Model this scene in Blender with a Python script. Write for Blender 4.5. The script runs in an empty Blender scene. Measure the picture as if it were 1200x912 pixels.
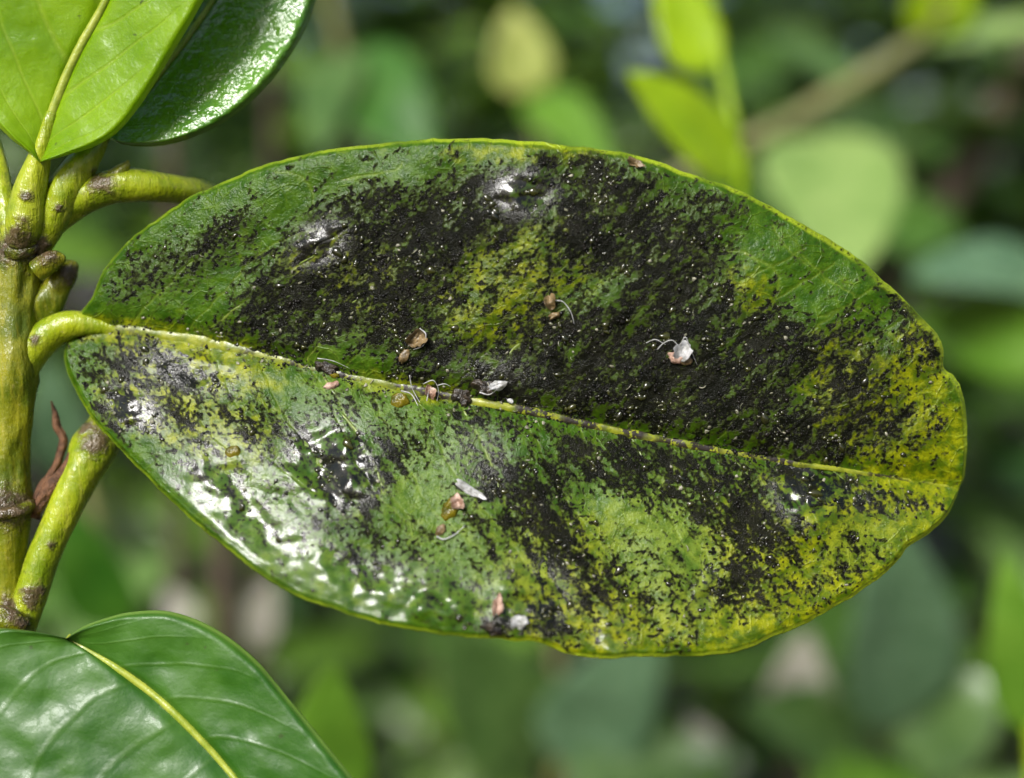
import bpy, math, random
import numpy as np
from mathutils import Vector, Matrix

random.seed(7)
RNG = np.random.default_rng(11)
sc = bpy.context.scene
COL = sc.collection

# ------------------------------------------------------------------ camera
PITCH = math.radians(10.0)
CAM = np.array([0.0, 0.0, 0.80])
FWD = np.array([0.0, math.cos(PITCH), -math.sin(PITCH)])
UPV = np.array([0.0, math.sin(PITCH), math.cos(PITCH)])
RGT = np.array([1.0, 0.0, 0.0])
cam_d = bpy.data.cameras.new("camera")
cam = bpy.data.objects.new("camera", cam_d)
COL.objects.link(cam)
cam.location = CAM
cam.rotation_euler = (math.pi / 2 - PITCH, 0, 0)
cam_d.lens = 40.0
cam_d.sensor_width = 36.0
cam_d.clip_start = 0.005
cam_d.clip_end = 500.0
cam_d.dof.use_dof = True
cam_d.dof.focus_distance = 0.0968
cam_d.dof.aperture_fstop = 8.2
sc.camera = cam

# ------------------------------------------------------------------ light
SUN_EL = math.radians(40.0)
SUN_AZ = math.radians(206.0)       # compass style, clockwise from +Y (behind the camera, to the left)
world = bpy.data.worlds.new("World")
sc.world = world
world.use_nodes = True
wn = world.node_tree.nodes
wn.clear()
w_out = wn.new("ShaderNodeOutputWorld")
w_bg = wn.new("ShaderNodeBackground")
w_sky = wn.new("ShaderNodeTexSky")
w_sky.sky_type = 'NISHITA'
w_sky.sun_disc = False
w_sky.sun_elevation = SUN_EL
w_sky.sun_rotation = SUN_AZ
w_sky.dust_density = 3.0
w_bg.inputs["Strength"].default_value = 0.075
world.node_tree.links.new(w_sky.outputs[0], w_bg.inputs[0])
world.node_tree.links.new(w_bg.outputs[0], w_out.inputs[0])
sun_d = bpy.data.lights.new("sun", 'SUN')
sun_d.energy = 3.2
sun_d.angle = math.radians(20.0)
sun_d.color = (1.0, 0.985, 0.96)
sun = bpy.data.objects.new("sun", sun_d)
COL.objects.link(sun)
sdir = Vector((math.sin(SUN_AZ) * math.cos(SUN_EL), math.cos(SUN_AZ) * math.cos(SUN_EL), math.sin(SUN_EL)))
sun.rotation_euler = (-sdir).to_track_quat('-Z', 'Y').to_euler()
sun.location = sdir * 3
sc.view_settings.view_transform = 'Standard'
sc.view_settings.look = 'None'
sc.view_settings.gamma = 1.0
sc.view_settings.exposure = 0.85
sc.view_settings.use_curve_mapping = False
sc.render.engine = 'CYCLES'
sc.cycles.use_denoising = True
sc.cycles.max_bounces = 5
sc.cycles.diffuse_bounces = 3
sc.cycles.glossy_bounces = 2
sc.cycles.caustics_reflective = False
sc.cycles.caustics_refractive = False
sc.cycles.use_adaptive_sampling = True
sc.cycles.adaptive_threshold = 0.03
sc.cycles.sample_clamp_indirect = 6.0

# ------------------------------------------------------------------ helpers
K = 0.9 / 1200.0                    # tangent per photo pixel
MM = 0.001
D0 = 0.100                          # distance of the mouldy leaf


def P(px, py, d):
    """point at photo position (px, py) and distance d along the view axis -> world, arrays allowed"""
    px = np.asarray(px, float); py = np.asarray(py, float); d = np.asarray(d, float)
    x = (px - 600.0) * K * d
    y = -(py - 456.0) * K * d
    return CAM + d[..., None] * FWD + x[..., None] * RGT + y[..., None] * UPV


def smooth(e0, e1, x):
    t = np.clip((x - e0) / (e1 - e0), 0, 1)
    return t * t * (3 - 2 * t)


def _hash(ix, iy, seed):
    n = (ix.astype(np.int64) * 374761393 + iy.astype(np.int64) * 668265263 + seed * 1442695041) & 0x7fffffff
    n = ((n ^ (n >> 13)) * 1274126177) & 0x7fffffff
    n = n ^ (n >> 16)
    return (n & 0xffff) / 65535.0


def vnoise(x, y, seed=0):
    ix = np.floor(x); iy = np.floor(y)
    fx = x - ix; fy = y - iy
    fx = fx * fx * fx * (fx * (fx * 6 - 15) + 10); fy = fy * fy * fy * (fy * (fy * 6 - 15) + 10)
    a = _hash(ix, iy, seed); b = _hash(ix + 1, iy, seed)
    c = _hash(ix, iy + 1, seed); d = _hash(ix + 1, iy + 1, seed)
    return (a + (b - a) * fx) * (1 - fy) + (c + (d - c) * fx) * fy


def pnoise(x, y, seed=0):
    """gradient noise, 0..1"""
    ix = np.floor(x); iy = np.floor(y)
    fx = x - ix; fy = y - iy
    sx = fx * fx * fx * (fx * (fx * 6 - 15) + 10); sy = fy * fy * fy * (fy * (fy * 6 - 15) + 10)

    def g(ox, oy):
        a = _hash(ix + ox, iy + oy, seed) * 6.2831853
        return np.cos(a) * (fx - ox) + np.sin(a) * (fy - oy)
    a, b, c, d = g(0, 0), g(1, 0), g(0, 1), g(1, 1)
    v = (a + (b - a) * sx) * (1 - sy) + (c + (d - c) * sx) * sy
    return .5 + v * .85


def pfbm(x, y, seed=0, octv=3, gain=.5):
    s = 0.0; a = 1.0; t = 0.0
    for i in range(octv):
        s = s + a * pnoise(x, y, seed + i * 17)
        t += a; a *= gain
        x, y = (x * .825 - y * .565) * 2.03 + 11.3, (x * .565 + y * .825) * 2.03 - 4.7
    return s / t


def fbm(x, y, seed=0, octv=4, gain=0.5):
    s = 0.0; a = 1.0; t = 0.0
    ca, sa = math.cos(0.6), math.sin(0.6)
    for i in range(octv):
        s = s + a * vnoise(x, y, seed + i * 17)
        t += a; a *= gain
        x, y = (x * ca - y * sa) * 2.03 + 11.3, (x * sa + y * ca) * 2.03 - 4.7
    return s / t                     # 0..1, mean .5


def curve_pts(pts, n):
    """Catmull-Rom through pts, resampled to n points evenly by length"""
    p = np.asarray(pts, float)
    q = np.vstack([2 * p[0] - p[1], p, 2 * p[-1] - p[-2]])
    out = []
    for i in range(1, len(q) - 2):
        t = np.linspace(0, 1, 24, endpoint=False)[:, None]
        p0, p1, p2, p3 = q[i - 1], q[i], q[i + 1], q[i + 2]
        out.append(0.5 * (2 * p1 + (p2 - p0) * t + (2 * p0 - 5 * p1 + 4 * p2 - p3) * t ** 2
                          + (3 * p1 - p0 - 3 * p2 + p3) * t ** 3))
    out = np.vstack(out + [q[-2][None]])
    L = np.r_[0, np.cumsum(np.linalg.norm(np.diff(out[:, :2], axis=0), axis=1))]
    s = np.linspace(0, L[-1], n)
    return np.stack([np.interp(s, L, out[:, k]) for k in range(out.shape[1])], 1)


def mesh_obj(name, verts, faces, mat, parent=None, smooth_shade=True, uv=None, attrs=None):
    """verts (n,3) world space, faces (m,3|4) -> one mesh object"""
    verts = np.asarray(verts, np.float64)
    org = np.zeros(3)
    if parent is not None:
        org = np.array(parent_origin(parent))
    v = (verts - org).astype(np.float32)
    faces = np.asarray(faces, np.int32)
    k = faces.shape[1]
    me = bpy.data.meshes.new(name)
    me.vertices.add(len(v)); me.vertices.foreach_set("co", v.ravel())
    me.loops.add(faces.size); me.loops.foreach_set("vertex_index", faces.ravel())
    me.polygons.add(len(faces))
    me.polygons.foreach_set("loop_start", np.arange(0, faces.size, k, dtype=np.int32))
    me.update(calc_edges=True)
    me.validate()
    if smooth_shade:
        me.polygons.foreach_set("use_smooth", np.ones(len(me.polygons), bool))
    if uv is not None:
        lay = me.uv_layers.new(name="UVMap")
        li = np.zeros(len(me.loops), np.int32); me.loops.foreach_get("vertex_index", li)
        lay.data.foreach_set("uv", np.asarray(uv, np.float32)[li].ravel())
    for an, av in (attrs or {}).items():
        av = np.asarray(av, np.float32)
        if av.ndim == 1:
            at = me.attributes.new(an, 'FLOAT', 'POINT'); at.data.foreach_set("value", av)
        else:
            at = me.attributes.new(an, 'FLOAT_COLOR', 'POINT')
            at.data.foreach_set("color", np.c_[av, np.ones(len(av))].astype(np.float32).ravel())
    me.materials.append(mat)
    o = bpy.data.objects.new(name, me)
    COL.objects.link(o)
    if parent is not None:
        o.parent = parent
    return o


ORG = {}


def parent_origin(o):
    return ORG.get(o.name, (0, 0, 0))


def thing(name, loc, label, cat, group=None):
    o = bpy.data.objects.new(name, None)
    COL.objects.link(o)
    o.location = loc
    o.empty_display_size = 0.005
    ORG[o.name] = tuple(loc)
    o["label"] = label; o["category"] = cat
    if group: o["group"] = group
    return o


def inherit(child, parent):
    ORG[child.name] = parent_origin(parent)
    return child


def grid_faces(nu, nv, close_v=False):
    i = np.arange(nu - 1)[:, None]; jn = nv if close_v else nv - 1
    j = np.arange(jn)[None, :]
    a = i * nv + j; b = i * nv + (j + 1) % nv
    c = (i + 1) * nv + (j + 1) % nv; d = (i + 1) * nv + j
    return np.stack([a, b, c, d], -1).reshape(-1, 4)


def tube(path, rad, seg=20, rough=0.0, freq=40, seed=3, flat=1.0):
    """path (n,3), rad (n,) world metres -> verts, faces, closed ends"""
    path = np.asarray(path, float); n = len(path)
    T = np.gradient(path, axis=0); T /= np.linalg.norm(T, axis=1)[:, None] + 1e-12
    ref = FWD
    N = ref - (T @ ref)[:, None] * T; N /= np.linalg.norm(N, axis=1)[:, None]
    B = np.cross(T, N)
    th = np.linspace(0, 2 * math.pi, seg, endpoint=False)
    L = np.r_[0, np.cumsum(np.linalg.norm(np.diff(path, axis=0), axis=1))]
    r = np.asarray(rad, float)[:, None] * np.ones((1, seg))
    if rough:
        r = r * (1 + rough * 2 * (fbm(L[:, None] / MM * 0.35 + 0 * th, 3 * np.cos(th)[None] + 5 + 0 * L[:, None], seed, 3) - .5
                                  + fbm(L[:, None] / MM * 0.35 + 9, 3 * np.sin(th)[None] + 5 + 0 * L[:, None], seed + 5, 3) - .5))
    V = path[:, None] + r[..., None] * (np.cos(th)[None, :, None] * N[:, None] * flat + np.sin(th)[None, :, None] * B[:, None])
    V = V.reshape(-1, 3)
    F = grid_faces(n, seg, True)
    V = np.vstack([V, path[0], path[-1]])
    c0, c1 = n * seg, n * seg + 1
    j = np.arange(seg)
    f0 = np.stack([np.full(seg, c0), (j + 1) % seg, j, np.full(seg, c0)], 1)
    cap0 = np.stack([np.full(seg, c0), (j + 1) % seg, j], 1)
    cap1 = np.stack([np.full(seg, c1), (n - 1) * seg + j, (n - 1) * seg + (j + 1) % seg], 1)
    tri = np.vstack([F[:, [0, 1, 2]], F[:, [0, 2, 3]], cap0, cap1])
    return V, tri


def px_tube(pts, n=60, seg=20, **kw):
    """pts: (px, py, half width in px, depth m)"""
    c = curve_pts(pts, n)
    path = P(c[:, 0], c[:, 1], c[:, 3])
    return tube(path, c[:, 2] * K * c[:, 3], seg, **kw) + (c,)


ICO_V, ICO_F = None, None


def _ico():
    global ICO_V, ICO_F
    t = (1 + 5 ** .5) / 2
    v = np.array([(-1, t, 0), (1, t, 0), (-1, -t, 0), (1, -t, 0), (0, -1, t), (0, 1, t), (0, -1, -t), (0, 1, -t),
                  (t, 0, -1), (t, 0, 1), (-t, 0, -1), (-t, 0, 1)], float)
    ICO_V = v / np.linalg.norm(v[0])
    ICO_F = np.array([(0, 11, 5), (0, 5, 1), (0, 1, 7), (0, 7, 10), (0, 10, 11), (1, 5, 9), (5, 11, 4), (11, 10, 2),
                      (10, 7, 6), (7, 1, 8), (3, 9, 4), (3, 4, 2), (3, 2, 6), (3, 6, 8), (3, 8, 9), (4, 9, 5),
                      (2, 4, 11), (6, 2, 10), (8, 6, 7), (9, 8, 1)], np.int32)


_ico()


def ico_sub(n):
    V = [tuple(v) for v in ICO_V]; F = [tuple(f) for f in ICO_F]
    for _ in range(n):
        cache = {}; NF = []
        def mid(a, b):
            k = (min(a, b), max(a, b))
            if k not in cache:
                m = (np.array(V[a]) + np.array(V[b])) / 2
                V.append(tuple(m / np.linalg.norm(m))); cache[k] = len(V) - 1
            return cache[k]
        for a, b, c in F:
            ab, bc, ca = mid(a, b), mid(b, c), mid(c, a)
            NF += [(a, ab, ca), (b, bc, ab), (c, ca, bc), (ab, bc, ca)]
        F = NF
    return np.array(V), np.array(F, np.int32)


# ------------------------------------------------------------------ materials
class NT:
    def __init__(self, name):
        self.m = bpy.data.materials.new(name); self.m.use_nodes = True
        self.t = self.m.node_tree; self.t.nodes.clear()
        self.out = self.n("ShaderNodeOutputMaterial")

    def n(self, kind, **kw):
        nd = self.t.nodes.new(kind)
        for k, v in kw.items(): setattr(nd, k, v)
        return nd

    def l(self, a, b): self.t.links.new(a, b)

    def val(self, sock, v):
        if hasattr(v, "is_output"): self.l(v, sock)
        else: sock.default_value = v

    def attr(self, name):
        return self.n("ShaderNodeAttribute", attribute_name=name).outputs["Fac"]

    def attrc(self, name):
        return self.n("ShaderNodeAttribute", attribute_name=name).outputs["Color"]

    def uv(self):
        return self.n("ShaderNodeTexCoord").outputs["UV"]

    def obj(self):
        return self.n("ShaderNodeTexCoord").outputs["Object"]

    def noise(self, vec, scale, detail=3, rough=.55, dist=0.0):
        nd = self.n("ShaderNodeTexNoise"); self.l(vec, nd.inputs["Vector"])
        nd.inputs["Scale"].default_value = scale; nd.inputs["Detail"].default_value = detail
        nd.inputs["Roughness"].default_value = rough; nd.inputs["Distortion"].default_value = dist
        return nd.outputs["Fac"]

    def voro(self, vec, scale, feature='F1', out="Distance"):
        nd = self.n("ShaderNodeTexVoronoi", feature=feature); self.l(vec, nd.inputs["Vector"])
        nd.inputs["Scale"].default_value = scale
        return nd.outputs[out]

    def math(self, op, a, b=0.0, c=None, clamp=False):
        nd = self.n("ShaderNodeMath", operation=op, use_clamp=clamp)
        self.val(nd.inputs[0], a); self.val(nd.inputs[1], b)
        if c is not None: self.val(nd.inputs[2], c)
        return nd.outputs[0]

    def rng(self, x, a, b, lo=0.0, hi=1.0):
        nd = self.n("ShaderNodeMapRange", interpolation_type='SMOOTHSTEP')
        self.val(nd.inputs[0], x)
        for i, v in enumerate((a, b, lo, hi)): self.val(nd.inputs[1 + i], v)
        return nd.outputs[0]

    def mix(self, f, a, b):
        nd = self.n("ShaderNodeMix", data_type='RGBA')
        self.val(nd.inputs[0], f)
        for s, v in ((nd.inputs[6], a), (nd.inputs[7], b)):
            if hasattr(v, "is_output"): self.l(v, s)
            else: s.default_value = (*v, 1)
        return nd.outputs[2]

    def bump(self, h, strength, dist, prev=None):
        nd = self.n("ShaderNodeBump"); self.val(nd.inputs["Strength"], strength)
        nd.inputs["Distance"].default_value = dist
        self.l(h, nd.inputs["Height"])
        if prev is not None: self.l(prev, nd.inputs["Normal"])
        return nd.outputs[0]

    def mapv(self, vec, scale=(1, 1, 1), rot=0.0, loc=(0, 0, 0)):
        nd = self.n("ShaderNodeMapping"); self.l(vec, nd.inputs[0])
        nd.inputs["Scale"].default_value = scale; nd.inputs["Rotation"].default_value = (0, 0, rot)
        nd.inputs["Location"].default_value = loc
        return nd.outputs[0]

    def pbr(self, col, rough, normal=None, spec=0.5, transl=None, tcol=None, coat=None, coat_rough=.1, coat_normal=None):
        b = self.n("ShaderNodeBsdfPrincipled")
        if hasattr(col, "is_output"): self.l(col, b.inputs["Base Color"])
        else: b.inputs["Base Color"].default_value = (*col, 1)
        self.val(b.inputs["Roughness"], rough)
        self.val(b.inputs["Specular IOR Level"], spec)
        if normal is not None: self.l(normal, b.inputs["Normal"])
        if coat is not None:
            self.val(b.inputs["Coat Weight"], coat); self.val(b.inputs["Coat Roughness"], coat_rough)
            cn = coat_normal if coat_normal is not None else normal
            if cn is not None: self.l(cn, b.inputs["Coat Normal"])
        sh = b.outputs[0]
        if transl is not None:
            tr = self.n("ShaderNodeBsdfTranslucent")
            tc = tcol if tcol is not None else col
            if hasattr(tc, "is_output"): self.l(tc, tr.inputs[0])
            else: tr.inputs[0].default_value = (*tc, 1)
            mx = self.n("ShaderNodeMixShader"); self.val(mx.inputs[0], transl)
            self.l(sh, mx.inputs[1]); self.l(tr.outputs[0], mx.inputs[2]); sh = mx.outputs[0]
        self.l(sh, self.out.inputs[0])
        return self.m


def mat_mouldy_leaf():
    m = NT("mouldy_leaf")
    uv = m.uv()                                   # 1 unit = 100 photo pixels = 7.5 mm
    mould, yel, pale, film, crisp, rim, vein, haze = (m.attr(a) for a in ("mould", "yellow", "pale", "film", "crisp", "rim", "vein", "haze"))
    n_big = m.noise(uv, 2.2, 2)
    n_mid = m.noise(uv, 6.5, 3, .6)
    n_fine = m.noise(uv, 30.0, 2, .65)
    n_grain = m.noise(uv, 75.0, 1)
    green = m.mix(m.rng(n_mid, .3, .7), (.020, .070, .001), (.062, .138, .002))
    olive = m.mix(m.rng(n_mid, .36, .66), (.072, .120, .0015), (.275, .300, .002))
    yf = m.math('ADD', m.math('MULTIPLY', yel, 1.0), m.math('MULTIPLY', m.math('SUBTRACT', m.math('ADD', n_big, m.math('MULTIPLY', n_mid, .9)), .95), .9))
    c = m.mix(m.rng(yf, .10, .85), green, olive)
    pf = m.math('MULTIPLY', pale, m.rng(m.math('ADD', n_mid, m.math('MULTIPLY', n_fine, .5)), .55, .95, .25, .90))
    c = m.mix(pf, c, (.150, .240, .038))
    c = m.mix(m.math('MULTIPLY', m.rng(n_fine, .60, .72), .22), c, (.24, .33, .03))
    c = m.mix(m.math('MULTIPLY', m.rng(n_fine, .46, .30), .45), c, (.025, .060, .002))
    # fine net of veinlets and the side veins
    wv = m.n("ShaderNodeMix", data_type='VECTOR'); wv.inputs[0].default_value = .06
    nz = m.n("ShaderNodeTexNoise"); m.l(uv, nz.inputs["Vector"]); nz.inputs["Scale"].default_value = 5.0
    m.l(uv, wv.inputs[4]); m.l(nz.outputs["Color"], wv.inputs[5])
    net = m.voro(wv.outputs[1], 4.2, 'DISTANCE_TO_EDGE')
    netm = m.math('MULTIPLY', m.rng(net, .045, .005), m.rng(n_big, .40, .60))
    c = m.mix(m.math('MULTIPLY', netm, .16), c, (.20, .30, .02))
    c = m.mix(m.math('MULTIPLY', vein, .30), c, (.22, .30, .03))
    c = m.mix(m.math('MULTIPLY', rim, .80), c, (.36, .47, .02))
    # soot: thin olive stain, then a soft edged black film, then grains
    c = m.mix(m.math('MULTIPLY', haze, m.rng(n_mid, .25, .72, .85, .38)), c, (.020, .031, .0015))
    e = m.math('ADD', mould, m.math('MULTIPLY', m.math('SUBTRACT', n_fine, .5), 1.0))
    e = m.math('ADD', e, m.math('MULTIPLY', m.math('SUBTRACT', n_grain, .5), .80))
    c = m.mix(m.math('MULTIPLY', m.rng(e, .00, .50), .78), c, (.026, .030, .002))
    mk = m.rng(e, .26, .86)
    soot = m.mix(m.rng(n_big, .42, .66), (.0025, .0027, .0016), (.008, .008, .005))
    soot = m.mix(m.math('MULTIPLY', m.rng(n_grain, .60, .70), .20), soot, (.045, .045, .036))
    c = m.mix(m.math('MULTIPLY', mk, .97), c, soot)
    nofilm = m.math('SUBTRACT', 1.0, m.math('MULTIPLY', film, .9))
    h1 = m.math('ADD', m.math('MULTIPLY', n_fine, 1.0), m.math('MULTIPLY', m.math('MULTIPLY', m.math('ADD', n_grain, .6), mk), .9))
    h1 = m.math('SUBTRACT', h1, m.math('MULTIPLY', netm, .5))
    nb = m.bump(h1, m.math('MULTIPLY', nofilm, .6), .00016)
    rough = m.rng(n_mid, .25, .75, .28, .42)
    spec = m.math('SUBTRACT', .26, m.math('MULTIPLY', mk, .21))
    return m.pbr(c, rough, nb, spec=spec, transl=m.math('MULTIPLY', m.math('SUBTRACT', 1.0, mk), .22),
                 tcol=m.mix(.5, c, (.30, .46, .004)), coat=m.math('ADD', m.math('MAXIMUM', m.math('MULTIPLY', film, .95), crisp), m.math('MULTIPLY', m.math('MULTIPLY', mk, nofilm), m.rng(n_mid, .46, .64, .01, .26))),
                 coat_rough=m.math('SUBTRACT', .24, m.math('MULTIPLY', m.math('MAXIMUM', crisp, m.math('MULTIPLY', mk, nofilm)), .20)),
                 coat_normal=m.bump(m.math('ADD', n_fine, m.math('MULTIPLY', n_grain, .4)), m.math('MULTIPLY_ADD', nofilm, .95, .02), .00024))


def mat_vein(name, c1=(.20, .25, .03), c2=(.36, .40, .10), soot=.5):
    m = NT(name)
    o = m.obj()
    n = m.noise(o, 900, 3); n2 = m.noise(o, 2600, 3, .6)
    c = m.mix(m.rng(n, .3, .7), c1, c2)
    mk = m.rng(n2, .74 - .22 * soot, .80 - .22 * soot)
    mk2 = m.rng(m.noise(o, 330, 2), .42, .60)
    mk = m.math('MULTIPLY', mk, mk2)
    c = m.mix(mk, c, (.018, .013, .008))
    nb = m.bump(n2, .4, .00012)
    return m.pbr(c, m.rng(n2, .3, .7, .22, .5), nb, transl=.12)


def mat_soot():
    m = NT("soot_crumb")
    o = m.obj()
    n = m.noise(o, 1500, 3)
    c = m.mix(m.rng(n, .35, .7), (.003, .003, .0025), (.012, .010, .007))
    return m.pbr(c, m.rng(m.noise(o, 800, 2), .3, .7, .10, .28), spec=.22)


def mat_stem(name="green_bark", ca=(.075, .110, .003), cb=(.230, .230, .006), hi=(.36, .32, .02)):
    m = NT(name)
    o = m.obj()
    n1 = m.noise(o, 260, 3); n2 = m.noise(o, 800, 4, .65); n3 = m.noise(o, 3000, 2)
    st = m.noise(m.mapv(o, (1, 1, .12)), 1700, 3)
    c = m.mix(m.rng(n1, .3, .7), ca, cb)
    c = m.mix(m.math('MULTIPLY', m.rng(st, .45, .75), .5), c, hi)
    c = m.mix(m.math('MULTIPLY', m.rng(n3, .62, .75), .30), c, (.45, .42, .14))
    c = m.mix(m.math('MULTIPLY', m.rng(n2, .62, .72), .55), c, (.06, .055, .008))
    len_ = m.voro(m.mapv(o, (1, 1, .6)), 900)
    c = m.mix(m.math('MULTIPLY', m.rng(len_, .18, .08), .28), c, (.40, .34, .10))
    b = m.attr("brown")
    nn = m.math('ADD', m.math('MULTIPLY', m.math('SUBTRACT', n2, .5), 2.0), m.math('MULTIPLY', m.math('SUBTRACT', n1, .5), 1.2))
    b = m.rng(m.math('MULTIPLY', m.math('ADD', b, m.math('MULTIPLY', nn, m.rng(b, .02, .3))), 1.0), .22, .95)
    bc = m.mix(m.rng(n2, .35, .65), (.014, .008, .005), (.095, .058, .036))
    bc = m.mix(m.math('MULTIPLY', m.rng(n3, .58, .68), .5), bc, (.30, .23, .18))
    c = m.mix(m.math('MULTIPLY', b, .92), c, bc)
    fis = m.noise(m.mapv(o, (1, 1, .25)), 1300, 3, .7)
    nb = m.bump(fis, .5, .0004); nb = m.bump(n2, .35, .0004, nb); nb = m.bump(m.math('MULTIPLY', n3, b), .6, .0003, nb)
    return m.pbr(c, m.rng(n2, .3, .7, .20, .38), nb, spec=.5, transl=.10)


def mat_leaf(name, dark, light, veincol, rough=(.22, .40), transl=.25, tcol=(.25, .42, .02), nvein=9.0, wrinkle=.25, vb=.5, nb2=.9,
             veinamt=.6, spec=.5, coat=0.0, specks=0.0, tint=False, simple=False, fine=.5):
    """uv: u along midrib 0..1, v across -1..1"""
    m = NT(name)
    uv = m.uv(); o = m.obj()
    sep = m.n("ShaderNodeSeparateXYZ"); m.l(uv, sep.inputs[0])
    u, v = sep.outputs[0], sep.outputs[1]
    av = m.math('ABSOLUTE', v)
    n1 = m.noise(o, 120, 4); n2 = m.noise(o, 520, 4, .6)
    wob = m.math('MULTIPLY', m.math('SUBTRACT', m.noise(o, 90, 2), .5), .55)
    s = m.math('MULTIPLY_ADD', u, nvein, m.math('MULTIPLY', m.math('POWER', av, 1.35), -2.6))
    side = m.math('MULTIPLY', m.rng(v, -.01, .01), .45)
    s = m.math('ADD', m.math('ADD', s, side), wob)
    f = m.math('ABSOLUTE', m.math('SUBTRACT', m.math('FRACT', s), .5))       # 0 at a side vein
    vein = m.math('MULTIPLY', m.rng(f, .085, .01), m.rng(av, .93, .55))
    c = m.mix(m.rng(n1, .3, .7), dark, light)
    c = m.mix(m.math('MULTIPLY', m.rng(n2, .45, .75), .35), c, light)
    c = m.mix(m.math('MULTIPLY', vein, veinamt * .6), c, veincol)
    c = m.mix(m.math('MULTIPLY', m.rng(av, .955, .995), .5), c, veincol)
    if specks:
        sp = m.rng(m.noise(o, 1300, 2), .70, .74)
        sp = m.math('MULTIPLY', sp, m.rng(m.noise(o, 140, 2), .5, .62))
        c = m.mix(m.math('MULTIPLY', sp, specks), c, (.035, .04, .012))
    if tint:
        c2 = m.n("ShaderNodeMix", data_type='RGBA', blend_type='MULTIPLY'); c2.inputs[0].default_value = 1
        m.l(c, c2.inputs[6]); m.l(m.attrc("tint"), c2.inputs[7]); c = c2.outputs[2]
    if simple:
        return m.pbr(c, m.rng(n1, .3, .7, *rough), m.bump(n1, .3, .004), spec=spec, transl=transl, tcol=m.mix(.6, c, tcol))
    nb = m.bump(m.math('SUBTRACT', m.math('MULTIPLY', f, vb), m.math('MULTIPLY', vein, vb * .7)), wrinkle, .0009)
    nb = m.bump(n2, wrinkle * nb2, .0007, nb)
    nb = m.bump(m.noise(o, 2200, 2), wrinkle * fine, .0002, nb)
    return m.pbr(c, m.rng(n1, .3, .7, *rough), nb, spec=spec, transl=transl, tcol=m.mix(.6, c, tcol),
                 coat=coat if coat else None, coat_rough=.14)


def mat_plain(name, c1, c2, scale, rough=.5, transl=None, bump=.4, bd=.0004, spec=.5):
    m = NT(name); o = m.obj()
    n = m.noise(o, scale, 4, .6)
    c = m.mix(m.rng(n, .3, .7), c1, c2)
    return m.pbr(c, rough, m.bump(n, bump, bd), transl=transl, spec=spec)


M_MAIN = mat_mouldy_leaf()
M_MID = mat_vein("midrib_mouldy", (.10, .14, .006), (.27, .29, .02), soot=1.45)
M_VEIN = mat_vein("side_vein", (.075, .125, .010), (.17, .22, .035), soot=.8)
M_SOOT = mat_soot()
M_STEM = mat_stem()
M_PETI = mat_stem("petiole_green", (.150, .225, .005), (.330, .385, .009), (.46, .47, .05))
M_YOUNG = mat_leaf("young_leaf", (.135, .275, .003), (.250, .420, .004), (.40, .48, .06), (.22, .38), .40, (.50, .74, .004),
                   nvein=6, wrinkle=.22, veinamt=.35, specks=.9, spec=.3)
M_GLOSS = mat_leaf("glossy_leaf", (.055, .180, .006), (.110, .270, .012), (.16, .25, .06), (.20, .32), .2,
                   nvein=9, wrinkle=.5, vb=.05, nb2=1.5, veinamt=.10, coat=.9, specks=.5, fine=.1)
M_DARK = mat_leaf("dark_leaf", (.017, .082, .003), (.042, .132, .005), (.16, .25, .04), (.38, .54), .16,
                  nvein=8, wrinkle=.18, vb=.36, veinamt=.10, specks=.6, coat=.12)
M_MIDY = mat_vein("midrib_clean", (.22, .29, .02), (.36, .40, .05), soot=-.6)
M_TAN = mat_plain("dry_tan", (.06, .04, .012), (.27, .19, .09), 1400, .35, .2)
M_PINK = mat_plain("dry_pink", (.24, .12, .07), (.66, .48, .38), 1600, .45, .25)
M_AMBER = mat_plain("amber_scale", (.05, .060, .003), (.24, .19, .008), 1100, .12, .35, .8)
M_WISP = mat_plain("white_wisp", (.30, .30, .27), (.72, .72, .72), 1800, .18, .35)
M_BEAD = mat_plain("glint_bead", (.006, .007, .002), (.030, .032, .004), 500, .05, None, .1, .0001, .6)
M_CRUST = mat_plain("soot_crust", (.005, .0045, .004), (.045, .032, .018), 1500, .30, None, .9, .0005)
M_FLAKE = mat_plain("wax_glint_flake", (.05, .06, .02), (.42, .40, .30), 700, .14, .3)
M_BROWN = mat_plain("dry_brown", (.060, .026, .010), (.19, .085, .035), 1500, .7, .15, .9, .0006)

# ------------------------------------------------------------------ setting
gx, gy = np.meshgrid(np.r_[-150, -40, -12, -4, np.linspace(-1.5, 1.5, 60), 4, 12, 40, 150],
                     np.r_[-150, -40, -12, -4, np.linspace(-1.0, 2.5, 70), 5, 12, 40, 150], indexing='ij')
gz = 0.05 * (fbm(gx * 3, gy * 3, 5) - .5) * (np.abs(gx) < 3) * (np.abs(gy) < 3.2)
m = NT("soil"); o_ = m.obj(); n_ = m.noise(o_, 14, 6, .65); n2_ = m.noise(o_, 90, 4)
cc = m.mix(m.rng(n_, .3, .7), (.018, .013, .009), (.055, .040, .026)); cc = m.mix(m.math('MULTIPLY', m.rng(n2_, .6, .7), .5), cc, (.10, .07, .045))
M_SOIL = m.pbr(cc, .9, m.bump(n2_, .7, .01))
g = mesh_obj("ground", np.stack([gx, gy, gz], -1).reshape(-1, 3), grid_faces(gx.shape[0], gx.shape[1])[:, ::-1], M_SOIL)
g["kind"] = "structure"

# ------------------------------------------------------------------ the twig in front
TW = P(22, 1000, .100)
twig = thing("shrub_twig", TW, "foreground green twig carrying the soot-blackened oval leaf and three cleaner leaves", "twig")

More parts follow.
